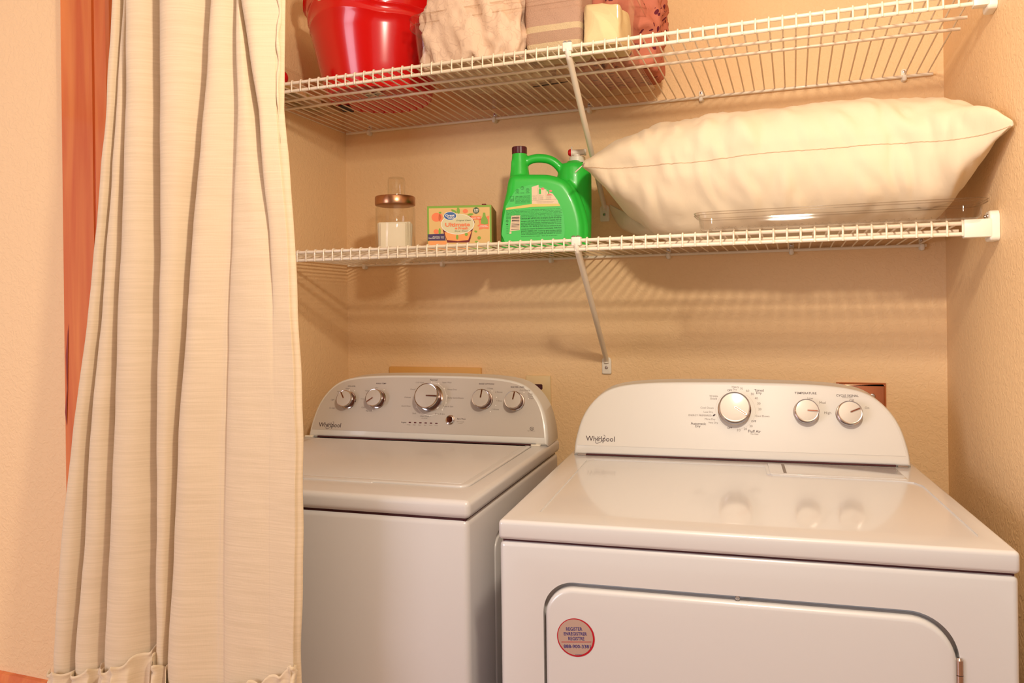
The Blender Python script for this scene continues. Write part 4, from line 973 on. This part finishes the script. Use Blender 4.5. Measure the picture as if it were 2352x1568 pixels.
nc = len(rows[0]); vs_ = [v for r in rows for v in r]; fs_ = []
for i in range(nz):
    for j in range(nc - 1): a_ = i * nc + j; fs_.append((a_, a_ + 1, a_ + nc + 1, a_ + nc))
CN = empty('curtain', (-1.05, YC, .3)); tag(CN, 'long cream slub curtain with a ruffled lower band hanging at left of alcove', 'curtain')
off = Vector((-1.05, YC, .3))
cp = link('curtain_panel', mesh([v - off for v in vs_], fs_), 'curtain', CN, 180)
md = cp.modifiers.new('s', 'SOLIDIFY'); md.thickness = .0012; md.offset = 1
# ruffle: gathered strip following the folds
ru = [105, 130, 182, 215, 250, 280, 330, 362, 366, 395, 420, 480, 545, 610, 650, 690]
rv = [1538, 1541, 1546, 1540, 1533, 1530, 1510, 1488, 1528, 1534, 1580, 1590, 1574, 1566, 1552, 1530]
rx_ = [P(u, v, YC).x for u, v in zip(ru, rv)]; rz_ = [P(u, v, YC).z for u, v in zip(ru, rv)]
base = catmull([Vector((x, y, 0)) for x, y in section(.60)], 5)
arc = [0.0]
for a_, b2 in zip(base, base[1:]): arc.append(arc[-1] + (b2 - a_).length)
Ltot = arc[-1]; nr = 900; hr = [(.012, 1.0), (.007, 1.15), (.0, .35), (-.006, .9), (-.03, 1.7), (-.07, 2.2), (-.13, 2.6), (-.20, 3.0), (-.27, 3.3)]
bx_ = np.array([p.x for p in base]); by_ = np.array([p.y for p in base]); ar_ = np.array(arc)
vs_ = []; 
for dzr, am in hr:
    for i in range(nr):
        s = Ltot * i / (nr - 1); x = float(np.interp(s, ar_, bx_)); y = float(np.interp(s, ar_, by_))
        zr = float(np.interp(x, rx_, rz_)) - .004
        ph = s * 190 + 6 * noise.noise(Vector((s * 14, 0, 0))); g = sin(ph) * .6 + .4 * sin(ph * .53 + 1)
        yy = YC + y - .008 - .0042 * am * (1 + g) * .9; xx = x + .0016 * am * cos(ph)
        zz = zr + dzr + (.004 * sin(ph * .8 + 2) if dzr > .003 else 0)
        vs_.append(Vector((xx, yy, zz)) - off)
fs_ = []
for i in range(len(hr) - 1):
    for j in range(nr - 1): a_ = i * nr + j; fs_.append((a_, a_ + 1, a_ + nr + 1, a_ + nr))
rf = link('ruffle', mesh(vs_, fs_), 'curtain', CN, 180)
md = rf.modifiers.new('s', 'SOLIDIFY'); md.thickness = .001; md.offset = 1
# right hem fold (turned edge)
hp = []
for v_ in range(-20, 340, 12):
    e = np.interp(v_, V, edges_px[7]); p = P(e - 3 + 1.5 * sin(v_ * .06), v_, YC); hp.append(Vector((p.x - .003, YC + .000 + .002 * sin(v_ * .05), p.z)) - off)
link('hem', bm_mesh(tube_bm(hp, .0042, 8, flat=.8, rr=[(.0034 + .0010 * sin(i * 1.3)) * min(1, (len(hp) - i) / 14) for i in range(len(hp))])), 'curtain', CN, 180)
RD = empty('curtain_rod', (-.5, YC, 2.18)); tag(RD, 'slim white curtain rod carrying the cream curtain above the opening', 'curtain rod')
tube('pole', [(-1.02, 0, 0), (1.02, 0, 0)], .009, 'wplastic', RD, 16)
for sx_ in (-1.0, 1.0):
    link('bracket', bm_mesh(box_bm((sx_ - .008, -.006, -.012), (sx_ + .008, YF - YC - .0005, .012), .002, 1)), 'wplastic', RD, 35)

# ------------------------------------------------------------------ room lamp fitting (behind the camera)
CL = empty('pendant_lamp', (.04, .50, H)); tag(CL, 'small pendant lamp hanging in the room behind the viewer', 'lamp')
lathe('canopy', [(.05, -.001), (.05, -.02), (.006, -.03), (.004, -.40), (.03, -.405), (.03, -.425), (.001, -.425)], 'wplastic', CL, 32)
